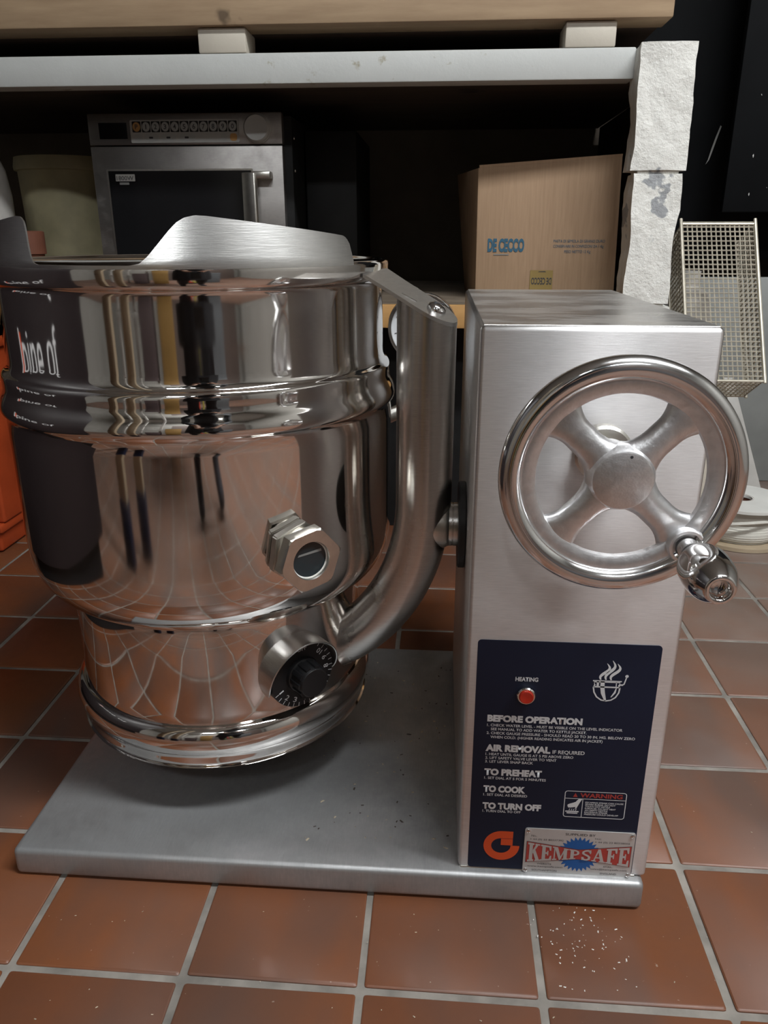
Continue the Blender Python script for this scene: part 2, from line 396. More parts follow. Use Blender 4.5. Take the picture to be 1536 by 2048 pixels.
lathe(b, ax, [(.1962, .5935), (.188, .592)], 96); obj('inner_bowl', b, M['satin'], body)
# foot and rolled flange
b = BM(); lathe(b, ax, [(.120, .2555), (.1605, .256), (.1615, .250), (.1615, .225), (.1615, .19), (.1615, .156), (.1612, .148), (.162, .144)], 128); foot = obj('heater_housing', b, M['mirror'], K)
b = BM(); lathe(b, ax, densify([(.1605, .146), (.1655, .1445), (.1705, .139), (.1728, .131), (.1722, .1225), (.1695, .1160), (.1675, .1115), (.1670, .1030), (.1652, .0990), (.158, .0975), (.05, .0975)], 3), 128); obj('bottom_flange', b, M['mirror'], foot)
# pouring lip: two wings of satin sheet around a notch
LIPR = [(0, .0012), (11.5, .0012), (14.2, .0028), (16, .0078), (18.5, .0172), (21, .0267), (23, .0332), (25, .0369), (27.5, .0386), (30, .0382), (69, .0235), (70.2, .0215), (71, .0165), (72, .016)]
LIPL = [(0, .0012), (12.5, .0012), (14, .0030), (15.3, .0082), (16.8, .0182), (18, .0272), (19.3, .0345), (21, .0383), (23, .0388), (69, .0235), (70.2, .0215), (71, .0165), (72, .016)]
def lip_h(a):                              # a = degrees from the middle of the notch
    L = LIPR if a > 0 else LIPL; a = abs(a)
    for (x0, h0), (x1, h1) in zip(L, L[1:]):
        if a <= x1: return h0 + (h1 - h0) * (a - x0) / (x1 - x0)
    return L[-1][1]
b = BM(); cols = []; NA = 240
for i in range(NA + 1):
    a = -71 + 142 * i / NA; h = lip_h(a); phi = math.radians(a - 10.0)
    col = []
    for k in range(9):
        t = k / 8; z = .5935 + (h + .0015) * t; rr = .1968 - .30 * max(0, (z - .597))
        col.append(b.verts.new((CX + rr * math.sin(phi), CY - rr * math.cos(phi), z)))
    cols.append(col)
for i in range(NA):
    for k in range(8): b.faces.new((cols[i][k], cols[i + 1][k], cols[i + 1][k + 1], cols[i][k + 1]))
bmesh.ops.recalc_face_normals(b, faces=b.faces)
bmesh.ops.solidify(b, geom=b.faces[:], thickness=.0016)
obj('pouring_lip', b, M['satin'], K, angle=50)
# yoke tube: down from the rim bracket, round to the heater housing
TX, TY, TR = -.0128, .742, .0283
YD = Vector((-.957, .29, 0)).normalized()                      # plan direction towards the kettle axis
T0 = Vector((TX, TY, 0)); Rb = .22; zb0 = .366
pts = [tuple(T0 + Vector((0, 0, z))) for z in (.545, .50, .46, .42, .39)]
for i in range(0, 25):
    a = math.radians(60) * i / 24; pts.append(tuple(T0 + YD * (Rb * (1 - math.cos(a))) + Vector((0, 0, zb0 - Rb * math.sin(a)))))
e = Vector(pts[-1]); d = (Vector(pts[-1]) - Vector(pts[-2])).normalized(); pts.append(tuple(e + d * .022))
b = BM(); sweep(b, pts, TR, 48, cap=False)
# slanted cut at the top, falling away from the kettle
b.verts.ensure_lookup_table()
SX, SY = -.515, .20
def sl(x, y=None): return .5550 + SX * (x - TX) + SY * ((TY if y is None else y) - TY)
for v in b.verts[:48]: v.co.z = sl(v.co.x, v.co.y)
for v in b.verts[48:96]: v.co.z = .512
yoke = obj('yoke_tube', b, M['tube'], K, angle=50)
# bracket strap: flat plate lying on the slanted cut and reaching the rim
RO = -YD; RT = Vector((-RO.y, RO.x, 0))                          # outward and sideways in plan
def pl(o, t): p = T0 + RO * o + RT * t; return (p.x, p.y)
w_ = .0288
out = [pl(-.052, -w_ - .002), pl(-.03, -w_)] + [pl(w_ * math.sin(t), -w_ * math.cos(t)) for t in [PI * i / 16 for i in range(17)]] + [pl(-.03, w_), pl(-.052, w_ + .002)]
b = BM(); A = [b.verts.new((x, y, sl(x, y))) for x, y in out]; B = [b.verts.new((x, y, sl(x, y) + .0035)) for x, y in out]
b.faces.new(A[::-1]); b.faces.new(B)
for i in range(len(A)): b.faces.new((A[i], A[(i + 1) % len(A)], B[(i + 1) % len(A)], B[i]))
brk = obj('rim_bracket', b, M['satin'], K)
q = pl(.009, 0); stv = Vector((1, 0, SX)).normalized(); sv = Vector((0, 1, SY)); sv = (sv - stv * sv.dot(stv)).normalized()
fr = Frame(Vector((q[0], q[1], sl(*q) + .0035)), stv, sv)
b = BM(); lathe(b, fr, [(.0095, -.001), (.0095, .001), (.0085, .0035), (.0060, .0055), (.003, .0064), (0, .0066)], 24); scr = obj('screw', b, M['chrome'], brk)
b = BM(); poly(b, Frame(fr(0, 0, 0), fr.t * .7 + fr.u * .7, fr.u * .7 - fr.t * .7), [(-.0062, -.0008), (.0062, -.0008), (.0062, .0008), (-.0062, .0008)], .0050, .0018); obj('screw_slot', b, M['ink'], brk)
b = BM(); box(b, -.036, -.022, TY - .012, TY + .030, 0, .0012)
for v in b.verts: v.co.z += sl(v.co.x, v.co.y) + .0035
obj('bracket_tab', b, M['satin'], brk)
# weld rings
b = BM(); q = Vector(pts[-1]) - d * .012
side = Vector((-YD.y, YD.x, 0)); sweepc = Frame(q, side, d.cross(side))
lathe(b, sweepc, [(TR - .001, -.003), (TR + .002, 0), (TR - .001, .003)], 40); obj('weld_bead', b, M['fitting'], yoke)
# trunnion to the console
fx = Frame((0, TY, .3395), (0, 1, 0), (0, 0, 1))      # normal +X
b = BM(); lathe(b, fx, [(.0250, -.004), (.0248, .0085), (.0225, .0135)], 40); obj('weld_bead', b, M['fitting'], yoke)
b = BM(); lathe(b, fx, [(.0225, .0), (.0225, .0165), (.0219, .0170), (.0219, .0175), (.0225, .018), (.0225, .031)], 40); obj('trunnion', b, M['tube'], K)
b = BM(); lathe(b, fx, [(.015, .0225), (.043, .0225), (.0445, .0240), (.0445, .0290), (.043, .0303), (.015, .0303)], 48); obj('trunnion_seal', b, M['rubber'], K)
# sight glass
def radial(a, r, z): a = math.radians(a); return Frame((CX + r * math.sin(a), CY - r * math.cos(a), z), (math.cos(a), math.sin(a), 0), (0, 0, 1))
fr = radial(37.5, .196, .3430)
def hexprof(R, rot): return [(R * math.cos(rot + i * PI / 3), R * math.sin(rot + i * PI / 3)) for i in range(6)]
b = BM(); poly(b, fr, hexprof(.0312, .35), .004, .0105)
bmesh.ops.bevel(b, geom=b.edges[:], offset=.0012, segments=2, affect='EDGES'); sg = obj('sight_glass', b, M['fitting'], K, smooth=True)
b = BM(); lathe(b, fr, [(.0240, .0)] + [(.0240 + .0009 * (i % 2), .0145 + i * .0007) for i in range(10)] + [(.02, .022)], 40); obj('thread', b, M['fitting'], sg)
b = BM(); lathe(b, fr, [(.0178, .0200), (.0178, .0330), (.0186, .0345)], 6 * 8)
hx = hexprof(.0314, .18)
ring = [b.verts.new(fr(.0186 * math.cos(2 * PI * i / 48), .0186 * math.sin(2 * PI * i / 48), .0345)) for i in range(48)]
def hexr(t, R=.0314, rot=.18):
    u = ((t - rot) % (PI / 3)) - PI / 6; return R * math.cos(PI / 6) / math.cos(u)
ang = [2 * PI * i / 48 + .18 for i in range(48)]
bmesh.ops.delete(b, geom=ring, context='VERTS')
P_ = lambda R, dz, k=1.0: [b.verts.new(fr(min(hexr(t, R), R * k) * math.cos(t), min(hexr(t, R), R * k) * math.sin(t), dz)) for t in ang]
R0 = [b.verts.new(fr(.0184 * math.cos(t), .0184 * math.sin(t), .0345)) for t in ang]; R1 = P_(.0309, .0345, .95); R2 = P_(.0314, .0335); R3 = P_(.0314, .0215); R4 = P_(.0285, .0205)
for A, B in ((R0, R1), (R1, R2), (R2, R3), (R3, R4)):
    for i in range(48): b.faces.new((A[i], A[(i + 1) % 48], B[(i + 1) % 48], B[i]))
obj('hex_nut', b, M['fitting'], sg, angle=25)
b = BM(); lathe(b, fr, [(0, .0300), (.0180, .0300)], 40); obj('glass', b, M['glass'], sg)
b = BM(); lathe(b, fr, [(.0168, .0302), (.0180, .0304), (.0180, .0320)], 40); obj('gasket', b, M['white'], sg)
b = BM(); poly(b, fr, [(-.012, .0045), (.0125, .0060), (.0120, .0085), (-.0105, .0065)], .0303); obj('water_line', b, M['greysheet'], sg)
# thermostat dial with hood
fr = radial(42.0, .1600, .1930)
b = BM(); lathe(b, fr, [(.0, .0155), (.0365, .0155), (.0372, .0145), (.0372, -.006)], 64); dial = obj('thermostat_dial', b, M['black'], K)
b = BM(); lathe(b, fr, [(.0195, .0155), (.0185, .0190), (.0165, .0200), (.0156, .0370), (.0148, .0385), (0, .0385)], 40)
for k in range(10):
    a = 2 * PI * k / 10; f2 = Frame(fr(.0158 * math.cos(a), .0158 * math.sin(a), .020), fr.t * math.cos(a) + fr.u * math.sin(a), fr.u * math.cos(a) - fr.t * math.sin(a))
    poly(b, f2, rrect(-.0025, .0018, -.0028, .0028, .0008, 2), 0, .016)
obj('knob', b, M['black'], dial)
b = BM(); poly(b, fr, rrect(-.0045, .0045, -.028, .012, .003), .0156, .004); obj('pointer', b, M['black'], dial)
for k in range(10):
    a = math.radians(205 + 22 * k); wd = .0042 if k < 9 else .0065
    lettering(str(k + 1), fr, .0285 * math.cos(a), .0285 * math.sin(a), wd if k else .0016, .0055, M['print'], dial, .01, .0158, rot=a + PI / 2)
    b = BM()
    for da in (0, 11):
        aa = a + math.radians(da); f2 = Frame(fr(.0343 * math.cos(aa), .0343 * math.sin(aa), .0158), fr.t * math.cos(aa) + fr.u * math.sin(aa), fr.u * math.cos(aa) - fr.t * math.sin(aa)); poly(b, f2, [(-.0022, -.00035), (.0022, -.00035), (.0022, .00035), (-.0022, .00035)])
    obj('scale_mark', b, M['print'], dial, smooth=False)
lettering('OFF', fr, 0, .0295, .0115, .0050, M['print'], dial, .01, .0158, rot=1e-4)
b = BM(); N = 60; A0, A1 = math.radians(-18), math.radians(208)
rows = []
for i in range(N + 1):
    a = A0 + (A1 - A0) * i / N; t = i / N
    dep = .0275 * min(1, (math.sin(PI * t)) ** .45 * 1.02) + .002
    row = []
    for r, dd in ((.0412, -.012), (.0412, .35 * dep), (.0412, dep), (.0403, dep + .0006), (.0396, dep), (.0396, .35 * dep), (.0396, -.012)): row.append(b.verts.new(fr(r * math.cos(a), r * math.sin(a), dd)))
    rows.append(row)
for i in range(N):
    for k in range(6): b.faces.new((rows[i][k], rows[i][k + 1], rows[i + 1][k + 1], rows[i + 1][k]))
obj('hood', b, M['satin'], dial)
# pressure gauge and safety valve behind the yoke tube
gf = Frame((-.022, .955, .512), (1, -.12, 0), (0, 0, 1))
b = BM(); lathe(b, gf, [(0, -.020), (.036, -.020), (.041, -.012), (.042, .004), (.0405, .008), (.037, .0075), (.0365, .003)], 56); pg = obj('pressure_gauge', b, M['chrome'], K)
b = BM(); lathe(b, gf, [(0, .003), (.0368, .003)], 56); obj('gauge_face', b, M['gauge'], pg)
for k in range(9):
    a = math.radians(225 - 33.75 * k); b = BM(); f2 = Frame(gf(.031 * math.cos(a), .031 * math.sin(a), .0034), gf.t * math.cos(a) + gf.u * math.sin(a), gf.u * math.cos(a) - gf.t * math.sin(a)); poly(b, f2, [(-.003, -.0005), (.003, -.0005), (.003, .0005), (-.003, .0005)]); obj('scale_mark', b, M['ink'], pg, smooth=False)
b = BM(); sweep(b, [(-.022, .962, .475), (-.022, .962, .44), (-.030, .955, .418), (-.06, .925, .410), (-.10, .90, .405)], .009, 16); obj('gauge_stem', b, M['fitting'], pg)
b = BM(); poly(b, ZF((-.022, .962, .444)), hexprof(.016, .2), 0, .016); poly(b, ZF((-.034, .95, .405)), hexprof(.017, .5), 0, .02); obj('gauge_nut', b, M['fitting'], pg, smooth=False)
# ---------------- handwheel
WX, WZ, WY = .1295, .4585, .528
wf = Frame((WX, WY, WZ), (1, 0, 0), (0, 0, 1))                 # normal = -Y, towards the viewer
b = BM(); lathe(b, wf, [(.0860 + .0 * i, 0) for i in range(0)] + [(.0775 + .0085 * math.cos(t), .0 + .0085 * math.sin(t)) for t in [2 * PI * i / 20 for i in range(20)]], 120, closed=True); wheel = obj('handwheel', b, M['wheelchrome'], K)
b = BM(); lathe(b, wf, [(.0700, -.0070), (.0605, -.0060), (.0592, -.0030), (.0600, .0005), (.0635, .0022), (.0690, .0026), (.0725, .002)], 120); obj('rim_web', b, M['cast'], wheel)
for k in range(4):
    a = math.radians(45 + 90 * k + 2); ca, sa = math.cos(a), math.sin(a)
    n = 20; rows = []; b = BM()
    for i in range(n + 1):
        r = .010 + .0565 * i / n
        hw = .0112 + .0050 * max(0, 1 - (r - .018) / .016) ** 2 + .0125 * max(0, (r - .044) / .0225) ** 2
        hgt = .0085 - .0045 * max(0, (r - .018) / .05); row = []
        for j in range(13):
            t = -1 + 2 * j / 12; y = hw * t; zz = -.004 + hgt * (max(0, 1 - abs(t) ** 2.6)) ** .6
            row.append(b.verts.new(wf(r * ca - y * sa, r * sa + y * ca, zz)))
        for j in range(12, -1, -1):
            t = -1 + 2 * j / 12; row.append(b.verts.new(wf(r * ca - hw * t * sa, r * sa + hw * t * ca, -.0065)))
        rows.append(row)
    m_ = len(rows[0])
    for i in range(n):
        for j in range(m_): b.faces.new((rows[i][j], rows[i][(j + 1) % m_], rows[i + 1][(j + 1) % m_], rows[i + 1][j]))
    b.faces.new(rows[-1]); b.faces.new(rows[0])
    obj('spoke', b, M['cast'], wheel, angle=60)
b = BM(); lathe(b, wf, [(0, .0075), (.0195, .0075), (.0210, .0068), (.0225, .0040), (.0245, -.002), (.0240, -.010), (.019, -.018), (.0175, -.030), (.0165, -.046), (0, -.046)], 56); obj('hub', b, M['cast'], wheel)
b = BM(); lathe(b, wf, [(.0120, -.040), (.0120, -.0695)], 32); obj('shaft', b, M['fitting'], wheel)
b = BM(); lathe(b, wf, [(.0125, -.0600), (.0205, -.0600), (.0225, -.0620), (.0225, -.0700)], 40); obj('shaft_collar', b, M['fitting'], wheel)
b = BM(); lathe(b, Frame(wf(.004, .017, .0076), wf.t, wf.u), [(0, .0), (.0011, .0)], 12); obj('centre_mark', b, M['ink'], wheel)
kf = Frame(wf(.0500, -.0490, 0), wf.t, wf.u)
b = BM(); lathe(b, kf, [(.0135, -.004), (.0135, .0055), (.0125, .0072), (.0105, .0072), (.0100, .004)], 40); obj('handle_boss', b, M['cast'], wheel)
b = BM(); lathe(b, kf, densify([(.0060, .002), (.0085, .0060), (.0080, .012), (.0076, .018), (.0092, .024), (.0138, .032), (.0166, .040), (.0172, .050), (.0164, .060), (.0138, .069), (.0106, .0755), (.0092, .0772), (.0074, .0772), (.0064, .0755), (.0062, .068), (0, .067)], 3), 56); obj('crank_handle', b, M['chrome'], wheel, angle=50)
# ---------------- instruction panel on the console
F = Frame((0, Y0, 0), (1, 0, 0), (0, 0, 1))                       # world X, Z on the console face, normal towards the viewer
b = BM(); poly(b, F, rrect(.0395, .1975, .0345, .2870, .0035), 0, .0006); panel = obj('instruction_panel', b, M['navy'], K, label='navy instruction panel with white lettering', smooth=False)
PT = [('HEATING', .0740, .2470, .0200, .0040, 1),
 ('BEFORE OPERATION', .0512, .2040, .0850, .0063, 2), ('1. CHECK WATER LEVEL - MUST BE VISIBLE ON THE LEVEL INDICATOR', .0512, .1985, .1210, .0027, 0),
 ('SEE MANUAL TO ADD WATER TO KETTLE JACKET.', .0548, .1943, .0860, .0027, 0), ('2. CHECK GAUGE PRESSURE - SHOULD READ 20 TO 30 IN. HG. BELOW ZERO', .0512, .1900, .1330, .0027, 0),
 ('WHEN COLD. (HIGHER READING INDICATES AIR IN JACKET)', .0548, .1857, .1010, .0027, 0),
 ('AIR REMOVAL', .0510, .1718, .0590, .0066, 2), ('IF REQUIRED', .1120, .1716, .0290, .0038, 0), ('1. HEAT UNTIL GAUGE IS AT 5 PSI ABOVE ZERO', .0512, .1669, .0800, .0027, 0),
 ('2. LIFT SAFETY VALVE LEVER TO VENT', .0512, .1628, .0650, .0027, 0), ('3. LET LEVER SNAP BACK', .0512, .1587, .0440, .0027, 0),
 ('TO PREHEAT', .0510, .1450, .0530, .0066, 2), ('1. SET DIAL AT 5 FOR 5 MINUTES', .0512, .1402, .0570, .0027, 0),
 ('TO COOK', .0510, .1258, .0390, .0066, 2), ('1. SET DIAL AS DESIRED', .0512, .1210, .0410, .0027, 0),
 ('TO TURN OFF', .0510, .1062, .0550, .0066, 2), ('1. TURN DIAL TO OFF', .0512, .1020, .0360, .0027, 0)]
for i, (s, wd) in enumerate((('ESCAPING STEAM CAN CAUSE', .0350), ('SEVERE BURNS. DO NOT', .0280), ('TOUCH HOT KETTLE', .0230), ('SURFACES. DO NOT HEAT', .0285), ('AN EMPTY KETTLE', .0212), ('EXCESSIVE STEAM', .0210), ('PRESSURE COULD DEVELOP', .0315))):
    PT.append((s, .1465, .1178 - i * .00228, wd, .0016, 0))
for s, x, z, wd, cap, bd in PT:
    lettering(s, F, x, z, wd, cap, M['print'], panel, (.018, .035, .06)[bd], .0008)
lettering('WARNING', F, .1410, .1243, .0390, .0047, M['redprint'], panel, .03, .0008)
b = BM(); poly(b, F, [(.1345, .1243), (.1388, .1243), (.13665, .1290)], .0008); obj('warning_triangle', b, M['redprint'], panel, smooth=False)
def outline(b, fr, pts, wd, d):
    n = len(pts); c = Vector((sum(p[0] for p in pts) / n, sum(p[1] for p in pts) / n)); inn = []
    for i in range(n):
        p = Vector(pts[i]); t = (Vector(pts[(i + 1) % n]) - Vector(pts[i - 1])).normalized(); inn.append(p + Vector((-t.y, t.x)) * wd)
    A = [b.verts.new(fr(p[0], p[1], d)) for p in pts]; B = [b.verts.new(fr(p.x, p.y, d)) for p in inn]
    for i in range(n): b.faces.new((A[i], A[(i + 1) % n], B[(i + 1) % n], B[i]))
b = BM(); outline(b, F, rrect(.1268, .1838, .1008, .1312, .0028), .0007, .0008)
poly(b, F, [(.1272, .1222), (.1834, .1222), (.1834, .1228), (.1272, .1228)], .0008); poly(b, F, [(.1436, .1014), (.1442, .1014), (.1442, .1226), (.1436, .1226)], .0008)
obj('warning_frame', b, M['print'], panel, smooth=False)
b = BM()
poly(b, F, rnd([(.1400, .1222), (.1434, .1222), (.1418, .1190), (.1398, .1140), (.1384, .1105), (.1375, .1108), (.1378, .1128), (.1330, .1118), (.1306, .1120), (.1310, .1130), (.1300, .1134), (.1306, .1144), (.1300, .1150), (.1318, .1162), (.1352, .1176), (.1374, .1186)], .0004, 2), .0008)
poly(b, F, rrect(.1286, .1412, .1068, .1082, .0006), .0008); poly(b, F, rrect(.1300, .1402, .1050, .1062, .0005), .0008)
for k in range(4): poly(b, F, [(.1318 + k * .002, .1086), (.1324 + k * .002, .1086), (.1330 + k * .002, .1106), (.1324 + k * .002, .1106)], .0008)
obj('hand_symbol', b, M['print'], panel, smooth=False)
# kettle symbol with steam and crank
b = BM()
def ribbon(pts, ws):
    L = []; R = []
    for i, p in enumerate(pts):
        p = Vector(p); t = (Vector(pts[min(i + 1, len(pts) - 1)]) - Vector(pts[max(i - 1, 0)])).normalized(); nn = Vector((-t.y, t.x)); L.append(p + nn * ws[i]); R.append(p - nn * ws[i])
    for i in range(len(pts) - 1): b.faces.new([b.verts.new(F(v.x, v.y, .0008)) for v in (L[i], L[i + 1], R[i + 1], R[i])])
for k, dx in enumerate((0, .0045, .0090)):
    ht = .0195 if k == 1 else .0165
    pp = [(.1510 + dx + .0026 * math.sin(t * 2 * PI + 3.6) + .004 * (t - .4) , .2515 + ht * t) for t in [i / 14 for i in range(15)]]
    ribbon(pp, [.0013 * math.sin(PI * (.12 + .86 * i / 14)) + .0001 for i in range(15)])
LB = [(.1425, .2500), (.1428, .2462), (.1418, .2435), (.1428, .2385), (.1455, .2335), (.1500, .2302), (.1545, .2294), (.1590, .2304), (.1630, .2335), (.1655, .2385), (.1660, .2435), (.1650, .2462), (.1652, .2500)]
outline(b, F, LB[::1], .0013, .0008)
ribbon([(.1415, .2503), (.1664, .2503)], [.0006] * 2); ribbon([(.1425, .2442), (.1655, .2442)], [.0007] * 2)
ribbon([(.1500, .2500), (.1502, .2440), (.1512, .2380), (.1540, .2300)], [.0018, .0018, .0018, .0008]); ribbon([(.1460, .2500), (.1460, .2450)], [.0010] * 2)
ribbon([(.1625, .2440), (.1615, .2390), (.1585, .2340)], [.0003, .0009, .0004]); ribbon([(.1620, .2495), (.1620, .2450)], [.0004] * 2)
ribbon([(.1650, .2468), (.1672, .2468), (.1686, .2478), (.1702, .2548)], [.0008, .0008, .0006, .0005]); poly(b, F, [(.1703 + .0015 * math.cos(t), .2558 + .0015 * math.sin(t)) for t in [2 * PI * i / 14 for i in range(14)]], .0008)
obj('kettle_symbol', b, M['print'], panel, smooth=False)
# orange letter mark
b = BM(); c = (.0712, .0625); n = 40
a0, a1 = math.radians(62), math.radians(360)
outer = [(c[0] + .0178 * math.cos(a0 + (a1 - a0) * i / n), c[1] + .0176 * math.sin(a0 + (a1 - a0) * i / n)) for i in range(n + 1)]
pts_ = [(.0818, .0800)] + [(c[0] + .0172 * math.cos(t), c[1] + .0175 * math.sin(t)) for t in [math.radians(90) + math.radians(270) * i / n for i in range(n + 1)]]
inner = [(c[0] + .0093 * math.cos(t) - .0005, c[1] + .0088 * math.sin(t)) for t in [math.radians(360) - math.radians(270) * i / n for i in range(n + 1)]]
shape = [(.0818, .0800)] + [p for p in pts_[1:]] + [(.0885, .0630)] + [(.0800, .0630)] + inner[1:-1] + [(.0702, .0714), (.0818, .0714)]
# the bar of the mark hangs into the bowl
poly(b, F, shape, .0008); poly(b, F, [(.0705, .0712), (.0818, .0712), (.0818, .0632), (.0705, .0632)], .0008); obj('orange_mark', b, M['orange'], panel, smooth=False)
b = BM(); poly(b, F, [(.0702, .0710), (.0818, .0710), (.0818, .0714), (.0702, .0714)], .0010); obj('mark_line', b, M['redprint'], panel, smooth=False)
# heating lamp
lf = Frame((.0840, Y0, .2340), (1, 0, 0), (0, 0, 1))
b = BM(); lathe(b, lf, [(.0084, 0), (.0084, .0045), (.0076, .0056), (.0066, .0056), (.0064, .004)], 40); lampb = obj('heating_lamp', b, M['chrome'], K)
b = BM(); lathe(b, lf, [(.0066, .004), (.0064, .0066), (.0056, .0074), (.004, .0070), (0, .0068)], 32); obj('lens', b, M['lamp'], lampb, label='red lens')
# supplier plate
b = BM(); poly(b, F, rrect(.0928, .1966, .0322, .0858, .0022), .0006, .0009); plate = obj('supplier_plate', b, M['plate'], K, label='silver supplier plate with red and blue print', smooth=False)
for s, x, z, wd, cap, bd in (('SUPPLIED BY', .1310, .0797, .0285, .0026, .01), ('TEL:', .0985, .0762, .0058, .0018, 0), ('+ 44 (0) 23 80227392', .0978, .0722, .0320, .0019, 0), ('FAX:', .1592, .0762, .0060, .0018, 0), ('+ 44 (0) 23 80228002', .1592, .0724, .0330, .0019, 0),
    ('WEBSITE', .1062, .0427, .0140, .0020, 0), ('www.kempsafe.com', .0972, .0395, .0340, .0019, 0), ('SOUTHAMPTON', .1018, .0346, .0240, .0021, 0), ('EMAIL:', .1700, .0430, .0090, .0019, 0), ('sales@kempsafe.com', .1580, .0397, .0345, .0019, 0), ('ENGLAND', .1675, .0344, .0155, .0021, 0)):
    lettering(s, F, x, z, wd, cap, M['darkprint'], plate, bd, .0016)
b = BM(); poly(b, F, [(.1452 + (.0168 if i % 2 else .0208) * math.cos(2 * PI * i / 56) * .98, .0574 + (.0168 if i % 2 else .0212) * math.sin(2 * PI * i / 56)) for i in range(56)], .0016); obj('starburst', b, M['blueprint'], plate, smooth=False)
bt = lambda x: (.0574 + .0056 + .0070 * min(1.4, abs(x - .1450) / .049), .0574 - .0056 - .0064 * min(1.4, abs(x - .1450) / .049))
def bow(b, x0, x1, dz, d, n=24):
    xs = [x0 + (x1 - x0) * i / n for i in range(n + 1)]
    A = [b.verts.new(F(x, bt(x)[1] - dz, d)) for x in xs]; B = [b.verts.new(F(x, bt(x)[0] + dz, d)) for x in xs]
    for i in range(n): b.faces.new((A[i], A[i + 1], B[i + 1], B[i]))
b = BM(); bow(b, .0950, .1945, .0004, .0017); obj('banner_edge', b, M['darkprint'], plate, smooth=False)
b = BM(); bow(b, .0954, .1941, 0, .0018); obj('banner', b, M['redprint'], plate, smooth=False)
def wrp(x, z): t, l = bt(x); return x, (l + .0006) + (t - l - .0012) * z
rc = lambda a, b_, c, d_: [(a, c), (b_, c), (b_, d_), (a, d_)]
def stroke(pts, hw):
    out = []
    for i in range(len(pts) - 1):
        out.append([(pts[i][0] + pts_n(pts, i)[0] * hw, pts[i][1] + pts_n(pts, i)[1] * hw * .75), (pts[i + 1][0] + pts_n(pts, i + 1)[0] * hw, pts[i + 1][1] + pts_n(pts, i + 1)[1] * hw * .75),
                    (pts[i + 1][0] - pts_n(pts, i + 1)[0] * hw, pts[i + 1][1] - pts_n(pts, i + 1)[1] * hw * .75), (pts[i][0] - pts_n(pts, i)[0] * hw, pts[i][1] - pts_n(pts, i)[1] * hw * .75)])
    return out
def pts_n(p, i):
    t = (Vector(p[min(i + 1, len(p) - 1)]) - Vector(p[max(i - 1, 0)])).normalized(); return (-t.y, t.x)
ESTEM = [rc(.12, .40, 0, 1), rc(0, .46, .90, 1), rc(.12, .86, .88, 1), [(.74, .68), (.86, .68), (.86, 1), (.66, .92)], rc(.38, .62, .44, .56), rc(.54, .64, .34, .66)]
GL = {'K': (1.0, [rc(.12, .40, 0, 1), rc(0, .50, 0, .10), rc(0, .50, .90, 1), [(.36, .38), (.36, .56), (.68, 1), (.90, 1)], [(.42, .52), (.58, .70), (1.0, .0), (.70, .0)], rc(.58, .98, .92, 1), rc(.60, 1.05, 0, .08)]),
      'E': (.92, ESTEM + [rc(0, .46, 0, .10), rc(.12, .90, 0, .12), [(.78, .32), (.90, .34), (.90, 0), (.68, .06)]]),
      'F': (.90, ESTEM + [rc(0, .54, 0, .10)]),
      'M': (1.30, [rc(.12, .22, 0, 1), rc(0, .36, 0, .10), rc(0, .36, .90, 1), [(.12, 1), (.42, 1), (.74, .12), (.56, 0)], [(.56, 0), (.66, .0), (1.08, 1), (.96, 1)], rc(.90, 1.18, 0, 1), rc(.80, 1.30, 0, .10), rc(.94, 1.30, .90, 1)]),
      'P': (.92, [rc(.12, .40, 0, 1), rc(0, .54, 0, .10), rc(0, .46, .90, 1)] + stroke([(.38, .95), (.56, .94), (.70, .88), (.74, .73), (.70, .58), (.56, .50), (.38, .48)], .10)),
      'S': (.84, stroke([(.74, .72), (.70, .86), (.54, .94), (.34, .93), (.18, .84), (.17, .68), (.32, .57), (.54, .46), (.68, .34), (.66, .16), (.48, .06), (.30, .06), (.16, .14), (.12, .30)], .105) + [rc(.70, .80, .66, 1), rc(.06, .16, 0, .34)]),
      'A': (1.10, [[(.12, 0), (.24, 0), (.60, 1), (.48, 1)], [(.44, 1), (.66, 1), (1.02, 0), (.72, 0)], rc(.30, .80, .28, .38), rc(0, .38, 0, .09), rc(.60, 1.12, 0, .09)])}
tot = sum(GL[c][0] for c in 'KEMPSAFE') + 7 * .05; xs_ = .0966; b = BM()
for c in 'KEMPSAFE':
    for j_, pg_ in enumerate(GL[c][1]): poly(b, F, [wrp(xs_ + u * .0965 / tot, v) for u, v in pg_], .0020 + .00004 * j_)
    xs_ += (GL[c][0] + .05) * .0965 / tot
obj('lettering', b, M['plate'], plate, smooth=False)
for x, z in ((.0957, .0826), (.1937, .0826), (.0957, .0354), (.1937, .0354)):
    f2 = Frame((x, Y0 - .0015, z), (1, 0, 0), (0, 0, 1)); b = BM(); lathe(b, f2, [(.0021, 0), (.0020, .0009), (.0012, .0013), (.0010, .0008), (0, .0008)], 16); obj('rivet', b, M['chrome'], plate)

# ------------------------------------------------------------------ bench behind
T = root('workbench', (-.4, 1.6, .86), 'bench of white front rail, cream blocks and pine plank under the ceiling of the niche', 'bench')
T['label'] = 'bench with white front rail, cream spacer blocks and bare pine top plank'
b = BM(); box(b, -1.35, .3165, 1.50, 1.545, .866, .914, .003); obj('front_rail', b, M['beam'], T, label='white painted rail with small stains')
for x0, x1 in ((-.430, -.346), (.197, .281), (-1.06, -.976)):
    b = BM(); box(b, x0, x1, 1.50, 1.575, .9142, .9530, .003); obj('spacer_block', b, M['blockw'], T)
b = BM(); box(b, -1.4, .3685, 1.489, 1.56, .9534, 1.02, .003); obj('top_plank', b, M['plank'], T, label='bare pine plank with knots')
b = BM(); box(b, -1.35, .36, 1.5605, 2.25, .9532, 1.0); obj('deck_board', b, M['tabledeck'], T)
b = BM(); box(b, -1.35, .40, 1.575, 2.28, .880, .912); obj('under_board', b, M['tabledeck'], T)
